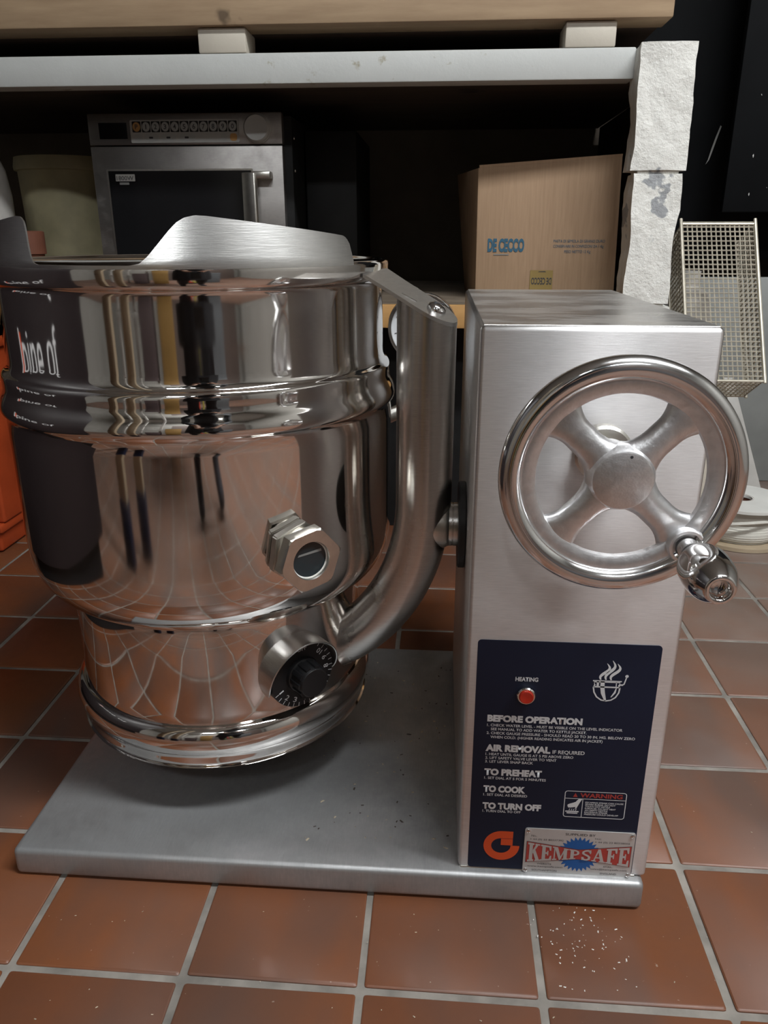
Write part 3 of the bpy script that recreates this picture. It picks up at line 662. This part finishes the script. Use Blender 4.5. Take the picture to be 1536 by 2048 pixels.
b = BM(); box(b, .400, .425, 1.62, 2.25, .496, .8785); obj('side_board', b, M['darkwood'], T)
# stone pier, irregular blocks
P = root('stone_pier', (.366, 1.53, 0), 'white painted rough stone pier holding up the bench end', 'pier')
def rough_block(x0, x1, y0, y1, z0, z1, seed, amp=.006):
    b = BM(); box(b, x0, x1, y0, y1, z0, z1); bmesh.ops.subdivide_edges(b, edges=b.edges[:], cuts=14, use_grid_fill=True)
    for v in b.verts:
        q = v.co * 14 + Vector((seed * 7.3, 0, 0)); v.co += Vector((noise.noise(q), noise.noise(q + Vector((31, 0, 0))) * .6, noise.noise(q + Vector((0, 57, 0))) * .5)) * amp
        q2 = v.co * 55; v.co += Vector((noise.noise(q2), noise.noise(q2 + Vector((9, 0, 0))), 0)) * amp * .35
        for (lo, hi, ax_) in ((x0, x1, 0), (z0, z1, 2)):    # worn arrises
            pass
    return b
for i, (x0, x1, z0, z1) in enumerate(((.318, .4085, .7215, .912), (.326, .4065, .500, .716), (.328, .414, .272, .496), (.322, .410, 0.001, .268))):
    obj('stone_block', rough_block(x0, x1, 1.462, 1.520, z0, z1, i), M['stone'], P, angle=70)
b = BM(); box(b, .331, .400, 1.4665, 1.515, .010, .90); obj('mortar', b, M['stone'], P)
b = BM(); box(b, .340, .362, 1.5285, 1.56, .4965, .879); obj('wood_post', b, M['ply'], T)
# shelf under the bench
Sh = root('low_shelf', (-.4, 1.85, .45), 'low wooden shelf with orange front edge carrying carton and microwave', 'shelf')
b = BM(); box(b, -1.35, .300, 1.502, 1.56, .4550, .4945, .002); obj('shelf_board', b, M['shelfwood'], Sh)
b = BM(); box(b, -1.35, .425, 1.5605, 2.28, .4550, .4945, .002); obj('shelf_board', b, M['shelfwood'], Sh)
b = BM(); box(b, -1.35, .300, 1.484, 1.502, .4520, .4945, .002); obj('shelf_edge', b, M['edgewood'], Sh)
for x in (-1.30, .27):
    b = BM(); box(b, x - .02, x + .02, 1.52, 1.56, .001, .4548); obj('shelf_leg', b, M['darkwood'], Sh)
b = BM(); box(b, -1.35, .315, 1.62, 1.64, .001, .4548); obj('void_shade_sheet', b, M['mwdark'], Sh)  # black sheet put in for the shade of the void under the shelf

# ------------------------------------------------------------------ microwave
MW = root('microwave_oven', (-.513, 1.86, .495), 'grey commercial microwave oven with number keys and dark door window', 'microwave')
mx0, mx1, my, mz0, mz1 = -.708, -.3185, 1.65, .5010, .8425
b = BM(); box(b, mx0 + .004, mx1 + .016, my + .022, 2.12, mz0 + .004, mz1 - .004, .003); case = obj('case', b, M['mwdark'], MW)
for x in (mx0 + .05, mx1 - .05):
    for y in (1.72, 2.05):
        b = BM(); lathe(b, ZF((x, y, .4947)), [(0, 0), (.014, 0), (.016, .011), (0, .011)], 16); obj('foot', b, M['black'], MW)
for y, z in ((1.69, .80), (1.69, .74), (1.69, .62)):
    b = BM(); lathe(b, Frame((mx1 + .016, y, z), (0, 1, 0), (0, 0, 1)), [(.003, 0), (.0025, .0015), (0, .002)], 10); obj('case_screw', b, M['fitting'], case)
b = BM(); box(b, mx0, mx1, my, my + .022, .7855, mz1, .002); head = obj('control_panel', b, M['mw'], MW)
MF = Frame((0, my, 0), (1, 0, 0), (0, 0, 1))
b = BM(); poly(b, MF, rrect(-.686, -.629, .797, .826, .001), 0, .0007); obj('display', b, M['mwglass'], head, smooth=False)
b = BM(); poly(b, MF, rrect(-.622, -.4035, .7895, .8305, .003), 0, .0007); kp = obj('key_panel', b, M['panelgrey'], head, smooth=False)
for k in range(11):
    x = -.6175 + .0193 * k
    b = BM(); poly(b, MF, rrect(x, x + .0173, .8085, .8280, .0015), .0007, .0005); obj('key_surround', b, M['black'], head, smooth=False)
    cx_ = x + .00865
    b = BM(); poly(b, MF, [(cx_ + .0076 * math.cos(t), .8182 + .0086 * math.sin(t)) for t in [2 * PI * i / 20 for i in range(20)]], .0012, .0008); obj('key', b, M['orangekey'] if k == 0 else M['key'], head, smooth=False)
    s = 'P1234567890'[k]; wd = .0055 if s != '1' else .002
    lettering(s, MF, cx_ - wd / 2, .8140, wd, .0085, M['ink'], head, .015, .0022)
for x0, x1, m_ in ((-.616, -.598, 'key'), (-.594, -.566, 'key'), (-.560, -.530, 'key'), (-.524, -.492, 'key'), (-.440, -.428, 'key'), (-.422, -.408, 'orangekey')):
    b = BM(); poly(b, MF, rrect(x0, x1, .7920, .8055, .005), .0007, .0005); obj('key', b, M[m_], head, smooth=False)
for x in (-.582, -.547, -.510): 
    b = BM(); poly(b, MF, rrect(x - .003, x + .005, .797, .8005, .001), .0013); obj('key_print', b, M['ink'], head, smooth=False)
kf2 = Frame((-.3665, my, .8135), (1, 0, 0), (0, 0, 1))
b = BM(); lathe(b, kf2, [(.0275, 0), (.0272, .004), (.0262, .0050), (.0255, .012), (.0225, .0165), (.012, .0155), (0, .0150)], 40); obj('timer_knob', b, M['panelgrey'], head)
# door with window and handle
b = BM(); box(b, mx0, mx1, my, my + .022, mz0, .7835, .002); door = obj('door', b, M['mw'], MW)
b = BM(); poly(b, MF, rrect(-.676, -.3830, .520, .7395, .002), 0, .001); win = obj('door_window', b, M['mwglass'], door, smooth=False)
b = BM(); outline(b, MF, rrect(-.680, -.3800, .516, .7420, .003), .0035, .0013); obj('window_trim', b, M['fitting'], door, smooth=False)
b = BM(); poly(b, MF, rrect(-.662, -.622, .7195, .7325, .001), .0012, .0003); obj('power_sticker', b, M['panelgrey'], door, smooth=False)
lettering('1800W', MF, -.660, .7215, .035, .0078, M['ink'], door, .01, .0017)
b = BM(); poly(b, MF, rrect(-.655, -.635, .713, .7175, .001), .0012, .0003); obj('power_sticker', b, M['greysheet'], door, smooth=False)
b = BM(); hexa(b, [(-.398, my - .026, .52), (-.371, my - .034, .52), (-.366, my - .026, .52), (-.396, my - .014, .52), (-.398, my - .026, .733), (-.371, my - .034, .733), (-.366, my - .026, .733), (-.396, my - .014, .733)], .002)
box(b, -.378, -.340, my - .030, my - .0005, .7215, .7355, .003); box(b, -.378, -.340, my - .030, my - .0005, .518, .532, .003); obj('door_handle', b, M['fitting'], door)
b = BM(); box(b, -.2990, -.1880, 1.80, 2.12, .4955, .826, .003); dk = obj('black_box', b, M['mwdark']); tag(dk, 'plain black box right of the microwave', 'cabinet')  # black box standing in for the unidentified dark area beside the microwave

# ------------------------------------------------------------------ carton
CB = root('cardboard_carton', (.2, 1.74, .495), 'brown cardboard pasta carton with blue lettering on the low shelf', 'carton')
fl, fr_, bl, br = Vector((.0690, 1.640)), Vector((.3420, 1.612)), Vector((.030, 1.90)), Vector((.2900, 1.875))
zb = .4952
def cbox(b, a, c, d_, e_, z0, zs, bev=.002): hexa(b, [(a.x, a.y, z0), (c.x, c.y, z0), (d_.x, d_.y, z0), (e_.x, e_.y, z0), (a.x, a.y, zs[0]), (c.x, c.y, zs[1]), (d_.x, d_.y, zs[2]), (e_.x, e_.y, zs[3])], bev)
b = BM(); hexa(b, [(fl.x, fl.y, zb), (fr_.x, fr_.y, zb), (br.x, br.y, zb), (bl.x + .025, bl.y, zb), (fl.x - .003, fl.y, .7400), (fr_.x - .008, fr_.y, .7560), (br.x, br.y, .750), (bl.x, bl.y, .7450)], .002); obj('carton_body', b, M['card'], CB)
fdir = Vector((fr_.x - fl.x, fr_.y - fl.y, 0)).normalized()
b = BM(); hexa(b, [(fl.x, fl.y + .001, .735), (fr_.x - .009, fr_.y + .001, .750), (fr_.x - .009, fr_.y + .0045, .750), (fl.x, fl.y + .0045, .735), (fl.x - .001, fl.y + .001, .7450), (fr_.x - .008, fr_.y + .001, .7610), (fr_.x - .008, fr_.y + .0045, .7610), (fl.x - .001, fl.y + .0045, .7450)]); obj('torn_flap_edge', b, M['card'], CB)
CF = Frame((fl.x, fl.y - .0009, zb), fdir, (0, 0, 1))
lettering('DE CECCO', CF, .0215, .0920, .0720, .0225, M['blueink'], CB, .05, .0003)
b = BM(); poly(b, CF, [(.034, .0842), (.064, .0842), (.064, .0862), (.034, .0862)], .0003); obj('printed_line', b, M['greysheet'], CB, smooth=False)
for s, x, z, wd in (('PASTA DI SEMOLA DI GRANO DURO', .150, .1085, .098), ('CONSERVARE IN CONFEZIONI DA 1 Kg', .150, .0990, .096), ('PESO NETTO 12 Kg', .172, .0890, .050)): lettering(s, CF, x, z, wd, .0052, M['blueink'], CB, 0, .0003)
b = BM(); poly(b, CF, [(.1085, .0165), (.153, .0165), (.153, .056), (.1085, .056)], .0003, .0003); gl = obj('gold_label', b, M['gold'], CB, smooth=False)
lettering('DE CECCO', CF, .131, .035, .040, .0125, M['ink'], gl, .03, .0008, rot=PI)
b = BM(); poly(b, CF, [(.123, .0525), (.140, .0525), (.137, .0545), (.126, .0540)], .0008); obj('label_crest', b, M['ink'], gl, smooth=False)

# ------------------------------------------------------------------ other things in the niche, left
b = BM(); bx, by = -.890, 1.93; lathe(b, ZF((bx, by, .4952)), [(0, 0), (.098, 0), (.102, .004), (.110, .26), (.117, .262), (.118, .270), (.114, .290), (.110, .290), (.104, .02), (0, .018)], 56)
o = obj('plastic_bucket', b, M['bucket']); tag(o, 'dirty cream plastic bucket standing left of the microwave', 'bucket')
b = BM(); lathe(b, ZF((-.848, 1.60, .4952)), [(0, 0), (.028, 0), (.036, .085), (.040, .086), (.040, .128), (.036, .130), (.033, .09), (0, .08)], 36); o = obj('terracotta_pot', b, M['terra']); tag(o, 'small terracotta pot in front of the cream bucket', 'pot')
b = BM(); lathe(b, ZF((-.965, 1.69, .4952)), [(0, 0), (.050, 0), (.052, .20), (.046, .25), (.030, .29), (.022, .30), (.022, .33), (0, .33)], 40); o = obj('grey_jar', b, M['palegrey']); tag(o, 'pale grey tall container at the left edge beside the bucket', 'container')
# orange trays at the far left of the floor
def tray(name, x0, x1, y0, y1, z0, z1, label):
    b = BM(); hexa(b, [(x0 + .006, y0 + .006, z0), (x1 - .006, y0 + .006, z0), (x1 - .006, y1, z0), (x0 + .006, y1, z0), (x0, y0, z1), (x1, y0, z1), (x1, y1, z1), (x0, y1, z1)], .006, 3)
    r = root(name, ((x0 + x1) / 2, (y0 + y1) / 2, z0), label, 'crate', 'orange crates'); obj('tub', b, M['orangep'], r)
    b = BM(); box(b, x0 - .008, x1 + .008, y0 - .008, y1, z1 - .018, z1, .004); obj('rim', b, M['orangep'], r); return r
tray('plastic_crate', -1.25, -.882, 1.398, 1.615, .002, .066, 'shallow orange crate at the bottom, directly on the tiles')
tray('plastic_crate', -1.23, -.864, 1.395, 1.605, .0665, .43, 'tall orange crate stacked on the shallow orange one')

# ------------------------------------------------------------------ right hand corner
b = BM(); box(b, .43, 1.6, 2.06, 2.09, .56, 1.62, .002); bs = obj('black_sheet', b, M['blackwall']); tag(bs, 'large black sheet filling the background right of the pier', 'sheet')
r = root('hanging_board', (.95, 1.9, .66), 'scuffed black board hanging at the top right edge', 'board')
b = BM(); box(b, .6185, 1.35, 1.885, 1.905, .665, 1.40, .002); obj('panel_board', b, M['blackwall'], r)
rr = random.Random(3)
for k in range(14):
    x = .66 + rr.random() ** 2 * .12; z = .69 + rr.random() * .38; s = rr.uniform(.0008, .0028); an = rr.uniform(0, PI)
    f2 = Frame((x, 1.8848, z), (math.cos(an), 0, math.sin(an)), (-math.sin(an), 0, math.cos(an)))
    b = BM(); poly(b, f2, [(-s * 1.6, -s * .3), (0, -s * .6), (s * 1.4, 0), (0, s * .5)]); obj('paint_fleck', b, M['scrape'], r, smooth=False)
b = BM(); f2 = Frame((.640, 2.0590, .815), (1, 0, 0), (0, 0, 1)); poly(b, f2, [(-.018, -.040), (-.011, -.030), (-.004, -.004), (.002, .020), (.008, .042), (.005, .044), (-.003, .018), (-.009, -.006), (-.014, -.030)]); obj('scratch', b, M['scrape'], bs, smooth=False)
# fryer basket leaning back
B_ = root('fryer_basket', (.53, 1.5, .30), 'steel wire fryer basket leaning in the corner beside the pier', 'basket')
top, bot = Vector((.520, 1.600, .640)), Vector((.5245, 1.448, .366))
lenv = (top - bot).length; uu = (top - bot).normalized(); tt = Vector((1, .0, 0)); nn = tt.cross(uu).normalized()    # nn faces the viewer
bw = .0655; dep = .085
BF = Frame(bot, tt, uu)
def wires(b, P0, U, V, nu, nv, lu, lv, r):
    for i in range(nu + 1): sweep(b, [P0 + U * (lu * i / nu), P0 + U * (lu * i / nu) + V * lv], r, 5, cap=False)
    for j in range(nv + 1): sweep(b, [P0 + V * (lv * j / nv), P0 + V * (lv * j / nv) + U * lu], r, 5, cap=False)
L0 = BF(-bw, 0, 0)
b = BM(); wires(b, L0, tt, uu, 15, 33, 2 * bw, lenv, .0014); o = obj('mesh_face', b, M['wire'], B_); o['kind'] = 'stuff'
b = BM(); wires(b, L0, tt, -BF.n, 15, 8, 2 * bw, dep, .0014); o = obj('mesh_end', b, M['wire'], B_); o['kind'] = 'stuff'
for sx in (0, 1):
    b = BM(); wires(b, L0 + tt * (2 * bw * sx), uu, -BF.n, 33, 8, lenv, dep, .0014); o = obj('mesh_side', b, M['wire'], B_); o['kind'] = 'stuff'
for sx in (-1, 1):
    b = BM(); sweep(b, [BF(sx * (bw + .003), -.004, .002), BF(sx * (bw + .003), lenv + .006, .002)], .0032, 10); obj('frame_rod', b, M['wire'], B_)
    b = BM(); sweep(b, [BF(sx * (bw + .003), -.004, -dep), BF(sx * (bw + .003), lenv + .006, -dep)], .0032, 10); obj('frame_rod', b, M['wire'], B_)
for dd, hh in ((.001, .0), (-dep, .0), (.001, lenv - .004)):
    b = BM(); sweep(b, [BF(-bw - .003, hh, dd), BF(bw + .003, hh, dd)], .0026, 8); obj('cross_rod', b, M['wire'], B_)
# pale wooden box the basket rests on, and boards around
b = BM(); box(b, .445, .530, 1.475, 1.60, .001, .318, .004); o = obj('painted_block', b, M['blockw']); tag(o, 'pale block under the wire basket, mostly behind the console', 'block')
b = BM(); hexa(b, [(.758, 1.80, .001), (.790, 1.80, .001), (.790, 1.806, .001), (.758, 1.806, .001), (.690, 1.93, .290), (.715, 1.93, .290), (.715, 1.936, .290), (.690, 1.936, .290)], .001); o = obj('leaning_plate', b, M['palegrey']); tag(o, 'thin pale grey plate leaning behind the handwheel', 'plate')
b = BM(); box(b, .50, 1.6, 2.02, 2.045, .001, .52, .002); o = obj('grey_sheet', b, M['greysheet']); tag(o, 'grey metal sheet standing behind the wire basket', 'sheet')
b = BM(); hexa(b, [(.705, 1.80, .46), (.80, 1.80, .44), (.80, 1.90, .44), (.705, 1.90, .46), (.712, 1.80, .545), (.80, 1.80, .56), (.80, 1.90, .56), (.712, 1.90, .545)], .01); bagtop = b
b = BM(); lathe(b, ZF((.525, 1.745, .001)), [(0, 0), (.055, 0), (.058, .01), (.058, .44), (.040, .50), (.022, .515), (.022, .545), (0, .545)], 32); o = obj('plastic_container', b, M['palegrey']); tag(o, 'pale plastic container standing behind the wire basket', 'container')
# cable spool
SP = root('cable_spool', (.652, 1.61, 0), 'white cable wound on a spool on the floor behind the handwheel', 'spool')
sf = ZF((.652, 1.61, .001))
b = BM(); lathe(b, sf, [(.020, 0), (.100, 0), (.100, .008), (.020, .008)], 56); obj('spool_flange', b, M['ply'], SP)
b = BM(); lathe(b, sf, [(.022, .082), (.022, .088), (.098, .088), (.098, .082), (.022, .082)], 56); fl2 = obj('spool_flange', b, M['spoolw'], SP, label='white card top flange')
b = BM(); lathe(b, sf, [(.0245, .004), (.0245, .0885)], 40); obj('spool_core', b, M['terra'], SP)
b = BM(); rr = random.Random(5); hel = []
for k in range(14 * 20):
    a = 2 * PI * k / 20; hel.append(sf((.076 + .006 * math.sin(k * .023)) * math.cos(a), (.076 + .006 * math.sin(k * .023)) * math.sin(a), .014 + .066 * k / 280))
sweep(b, hel, .0040, 6); lathe(b, sf, [(.074, .008), (.074, .082)], 40); obj('cable_winding', b, M['cable'], SP)
b = BM(); hel = []
for k in range(60):
    a = -2.6 + 5.2 * k / 60; q = .088 + .012 * math.sin(k * .21); hel.append(sf(q * math.cos(a), q * math.sin(a), .040 + .025 * math.sin(k * .13)))
sweep(b, hel, .0036, 6); obj('loose_cable', b, M['cable'], SP)
bagtop.free()

# ------------------------------------------------------------------ room behind the photographer (seen only in the polished steel)
def simple(name, m, label, cat, *boxes, group=None):
    r = root(name, ((boxes[0][0] + boxes[0][1]) / 2, (boxes[0][2] + boxes[0][3]) / 2, boxes[0][4]), label, cat, group); return r
r = root('equipment_cabinet', (-1.15, .60, 0), 'black cabinet with white lettering, mirrored at the left of the kettle', 'cabinet')
b = BM(); box(b, -1.45, -.86, .16, 1.02, .10, 1.25, .01); obj('cabinet_body', b, plain('cabinet_plum_black', (.022, .016, .018), .5, 0, .1, 6), r)
b = BM(); box(b, -1.40, -.90, .20, .98, .001, .10); obj('plinth', b, M['black'], r)
EF = Frame((-.8595, .74, .40), (0, 1, 0), (0, 0, 1))
lettering('lpine of', Frame((-.8595, .81, .42), (0, -1, 0), (0, 0, 1)), .0, .01, .36, .062, M['print'], r, .0, -.0004)
b = BM(); poly(b, EF, [(.045, .03), (.060, .03), (.060, .085), (.045, .085)], .0004); obj('orange_bar', b, M['orange'], r, smooth=False)
r = root('storage_rack', (-.9, -1.35, 0), 'pale metal rack with cartons behind the photographer, seen in reflection', 'rack')
for x in (-1.35, -.95, -.55):
    b = BM(); box(b, x - .025, x + .025, -1.42, -1.36, .001, 1.9, .004); obj('post', b, M['palegrey'], r)
for z in (.35, .85, 1.35, 1.85):
    b = BM(); box(b, -1.38, -.52, -1.40, -1.05 - .3, z, z + .03); obj('rack_shelf', b, M['palegrey'], r)
for i, (x0, x1, z0, z1, col, lab) in enumerate(((-.42, -.15, .001, .95, (.34, .20, .06), 'tall ochre carton behind the photographer'), (.42, .75, .001, .55, (.12, .13, .14), 'dark grey tub behind the photographer'), (-.75, -.50, .001, .52, (.10, .07, .07), 'plum coloured tub beside the storage rack'))):
    b = BM(); hexa(b, [(x0 + .015, -1.30, z0), (x1 - .015, -1.30, z0), (x1 - .015, -1.02, z0), (x0 + .015, -1.02, z0), (x0, -1.31, z1), (x1, -1.31, z1), (x1, -1.01, z1), (x0, -1.01, z1)], .01); o = obj(('tall_carton', 'plastic_tub', 'plastic_tub')[i], b, plain('stock_%d' % i, col, .7, 0, .15, 6)); tag(o, lab, ('carton', 'tub', 'tub')[i])
for i, (x, col, lab) in enumerate(((.17, (.45, .05, .03), 'red handled broom leaning behind the photographer'), (.24, (.35, .32, .06), 'yellow handled broom leaning behind the photographer'), (.10, (.05, .30, .08), 'green handled broom leaning behind the photographer'))):
    r = root('floor_broom', (x, -1.0, 0), lab, 'broom'); m_ = plain('broom_%d' % i, col, .4)
    b = BM(); sweep(b, [(x, -1.0, .12), (x + .01, -1.28, 1.45)], .013, 12); obj('handle', b, m_, r)
    b = BM(); box(b, x - .028, x + .028, -1.10, -.90, .06, .12, .006); obj('brush_head', b, m_, r)
    b = BM(); box(b, x - .025, x + .025, -1.095, -.905, .001, .062); obj('bristles', b, M['ink'], r)
for x, y, lab in ((-.72, -.03, 'pale timber post with navy foot nearest the black cabinet'), (-.60, -.14, 'pale timber post with navy foot nearer the photographer')):
    r = root('timber_post', (x, y, 0), lab, 'post', 'timber posts beside the cabinet')
    b = BM(); box(b, x - .036, x + .036, y - .02, y + .02, .12, 1.5, .004); obj('post_shaft', b, M['ply'], r)
    b = BM(); box(b, x - .041, x + .041, y - .024, y + .024, .001, .15, .004); obj('post_foot', b, M['navy'], r)
b = BM(); box(b, -.4, 2.0, -2.30, -2.28, .001, 1.8); o = obj('dark_partition', b, plain('partition', (.10, .075, .065), .6, 0, .1, 4)); tag(o, 'dark brown partition near the rear wall', 'partition')

# ------------------------------------------------------------------ the photographer, mirrored in the kettle
PR = root('person', (.07, -.40, 0), 'person in dark clothes and blue jeans bending to hold a phone', 'person')
PR['label'] = 'photographer in dark clothes bending forward with a phone, mirrored in the kettle'
def skinned(name, verts, edges, mat, parent, rootv=0, sub=2):
    me = bpy.data.meshes.new(name); me.from_pydata([v[:3] for v in verts], edges, [])
    o = bpy.data.objects.new(name, me); COL.objects.link(o)
    md = o.modifiers.new('skin', 'SKIN'); md.use_smooth_shade = True
    o.modifiers.new('sub', 'SUBSURF').levels = sub
    for i, v in enumerate(verts):
        s = me.skin_vertices[0].data[i]; s.radius = (v[3], v[4] if len(v) > 4 else v[3]); s.use_root = (i == rootv)
    bpy.context.view_layer.update()
    m2 = bpy.data.meshes.new_from_object(o.evaluated_get(bpy.context.evaluated_depsgraph_get())); bpy.data.objects.remove(o)
    return obj(name, m2, mat, parent, angle=180)
skin_m = plain('skin', (.45, .27, .19), .5, 0, .08, 20); cloth_d = plain('dark_jacket', (.018, .018, .022), .8, 0, .2, 20); jeans = plain('dark_trousers', (.018, .020, .028), .8, 0, .2, 20); hair_m = plain('hair', (.03, .02, .015), .6, 0, .2, 60)
px, py = .075, -.40
V = [(px, py - .10, .94, .135, .11), (px, py - .02, 1.08, .135, .10), (px, py + .10, 1.24, .155, .105), (px, py + .20, 1.36, .10, .085), (px, py + .25, 1.43, .052, .052), (px, py + .31, 1.53, .075, .09), (px, py + .33, 1.61, .072, .088), (px, py + .33, 1.66, .045, .05),
     (px - .09, py - .08, .84, .085), (px - .10, py + .02, .50, .078), (px - .105, py - .06, .28, .070), (px - .11, py - .08, .09, .036), (px - .12, py + .05, .035, .034),
     (px + .09, py - .08, .84, .085), (px + .10, py + .02, .50, .078), (px + .105, py - .06, .28, .070), (px + .11, py - .08, .09, .036), (px + .12, py + .05, .035, .034),
     (px - .19, py + .17, 1.29, .056), (px - .25, py + .15, 1.02, .043), (px - .15, py + .30, .80, .030),
     (px + .19, py + .17, 1.29, .056), (px + .23, py + .15, 1.02, .043), (px + .06, py + .30, .79, .030)]
Ed = [(0, 1), (1, 2), (2, 3), (3, 4), (4, 5), (5, 6), (6, 7), (0, 8), (8, 9), (9, 10), (10, 11), (11, 12), (0, 13), (13, 14), (14, 15), (15, 16), (16, 17), (3, 18), (18, 19), (19, 20), (3, 21), (21, 22), (22, 23)]
pb = skinned('body', V, Ed, cloth_d, PR)
pb.data.materials.append(jeans); pb.data.materials.append(skin_m)
for p in pb.data.polygons:
    z = p.center.z + ORG['person'].z; y = p.center.y + ORG['person'].y; x = p.center.x + ORG['person'].x
    p.material_index = 2 if (z > 1.44 or (z < .83 and y > py + .27)) else (1 if z < .93 else 0)
b = BM(); rows = []
for z, wx_, wy_, oy in ((1.00, .175, .135, -.06), (.85, .190, .150, -.06), (.65, .205, .165, -.05), (.45, .215, .175, -.04), (.40, .216, .176, -.04)):
    rows.append([b.verts.new((px + wx_ * math.cos(2 * PI * i / 40), py + oy + wy_ * math.sin(2 * PI * i / 40) * (1 + .04 * math.sin(i * 1.7)), z)) for i in range(40)])
for i in range(4):
    for k in range(40): b.faces.new((rows[i][k], rows[i][(k + 1) % 40], rows[i + 1][(k + 1) % 40], rows[i + 1][k]))
obj('coat', b, cloth_d, PR, angle=180)
b = BM(); bmesh.ops.create_uvsphere(b, u_segments=24, v_segments=16, radius=1)
for v in b.verts: v.co = Vector((px + v.co.x * .082, py + .305 + v.co.y * .098, 1.615 + v.co.z * .075))
obj('hair', b, hair_m, PR)
for sx in (-1, 1):
    b = BM(); bmesh.ops.create_uvsphere(b, u_segments=10, v_segments=8, radius=.012)
    for v in b.verts: v.co += Vector((px + sx * .03, py + .405, 1.565))
    obj('eye', b, M['ink'], PR)
b = BM(); bmesh.ops.create_cone(b, cap_ends=True, segments=8, radius1=.014, radius2=.006, depth=.04)
for v in b.verts: v.co += Vector((px, py + .418, 1.54))
obj('nose', b, skin_m, PR)
b = BM(); poly(b, Frame((px, py + .406, 1.500), (1, 0, 0), (0, 0, 1)), [(-.022, -.004), (.022, -.004), (.018, .004), (-.018, .004)], 0, -.01); obj('mouth', b, M['redprint'], PR)
# hands on the phone
pf = Frame(cam.location, (math.cos(math.radians(4.1)), math.sin(math.radians(4.1)), 0), (0, 0, 1))
for sx, wx, wz in ((-1, px - .15, .80), (1, px + .06, .79)):
    hx = sx * .050; wr = Vector((wx, py + .30, wz)); pal = Vector((hx * 1.3, -.075, .655))
    vs = [(*wr, .026), (*(wr.lerp(pal, .6)), .028, .02), (*pal, .034, .018)]; es = [(0, 1), (1, 2)]
    for k in range(4):
        base = pal + Vector((0, .015, .022 - .017 * k)); i0 = len(vs)
        vs += [(*(base + Vector((-sx * .004, .022, 0))), .0085), (*(base + Vector((-sx * .018, .040 - .002 * k, 0))), .0078), (*(base + Vector((-sx * (.034 - .003 * k), .034, -.002))), .0068)]; es += [(2, i0), (i0, i0 + 1), (i0 + 1, i0 + 2)]
    i0 = len(vs); vs += [(*(pal + Vector((-sx * .016, -.012, .016))), .0100), (*(pal + Vector((-sx * .036, -.006, .026))), .0085)]; es += [(2, i0), (i0, i0 + 1)]
    skinned('hand', vs, es, skin_m, PR, 0, 1)
b = BM(); box(b, -.037, .037, -.042, -.034, .47, .635, .003); o = obj('mobile_phone', b, M['black']); tag(o, 'dark mobile phone held by the photographer', 'phone')

# ------------------------------------------------------------------ crumbs and flecks
def flecks(n, region, z, sizes, seed):
    rr = random.Random(seed); b = BM()
    for _ in range(n):
        x, y = region(rr); s = rr.uniform(*sizes); a = rr.uniform(0, PI); l = s * rr.uniform(1, 2.5)
        c, sn_ = math.cos(a), math.sin(a); q = [(-l, -s), (l, -s * .6), (l * .8, s), (-l * .7, s * .8)]
        A = [b.verts.new((x + u * c - v * sn_, y + u * sn_ + v * c, z)) for u, v in q]; t = b.verts.new((x, y, z + s * .8))
        for k in range(4): b.faces.new((A[k], A[(k + 1) % 4], t))
    return b
o = obj('base_crumbs', flecks(60, lambda r: (r.uniform(-.13, .025), r.uniform(.62, .98)), .0326, (.0005, .0014), 1), M['crumb'], smooth=False); tag(o, 'pale crumbs scattered over the steel base plate', 'crumbs', kind='stuff')
o = obj('dark_crumbs', flecks(45, lambda r: (r.uniform(-.12, .027), r.uniform(.63, .98)), .0326, (.0005, .0013), 2), M['dcrumb'], smooth=False); tag(o, 'dark crumbs scattered over the steel base plate', 'crumbs', kind='stuff')
o = obj('plaster_flecks', flecks(80, lambda r: (r.gauss(.140, .022), r.gauss(.548, .022)), .0002, (.0002, .0007), 3), M['wcrumb'], smooth=False); tag(o, 'white plaster flecks on the tiles in front of the console', 'flecks', kind='stuff')
o = obj('floor_flecks', flecks(110, lambda r: (r.uniform(-.40, .42), r.uniform(.40, .58) if r.random() < .6 else r.uniform(.4, 1.2)), .0002, (.0002, .0006), 4), M['crumb'], smooth=False); tag(o, 'tiny pale specks scattered over the tiled floor', 'specks', kind='stuff')
print('tiles near', near)
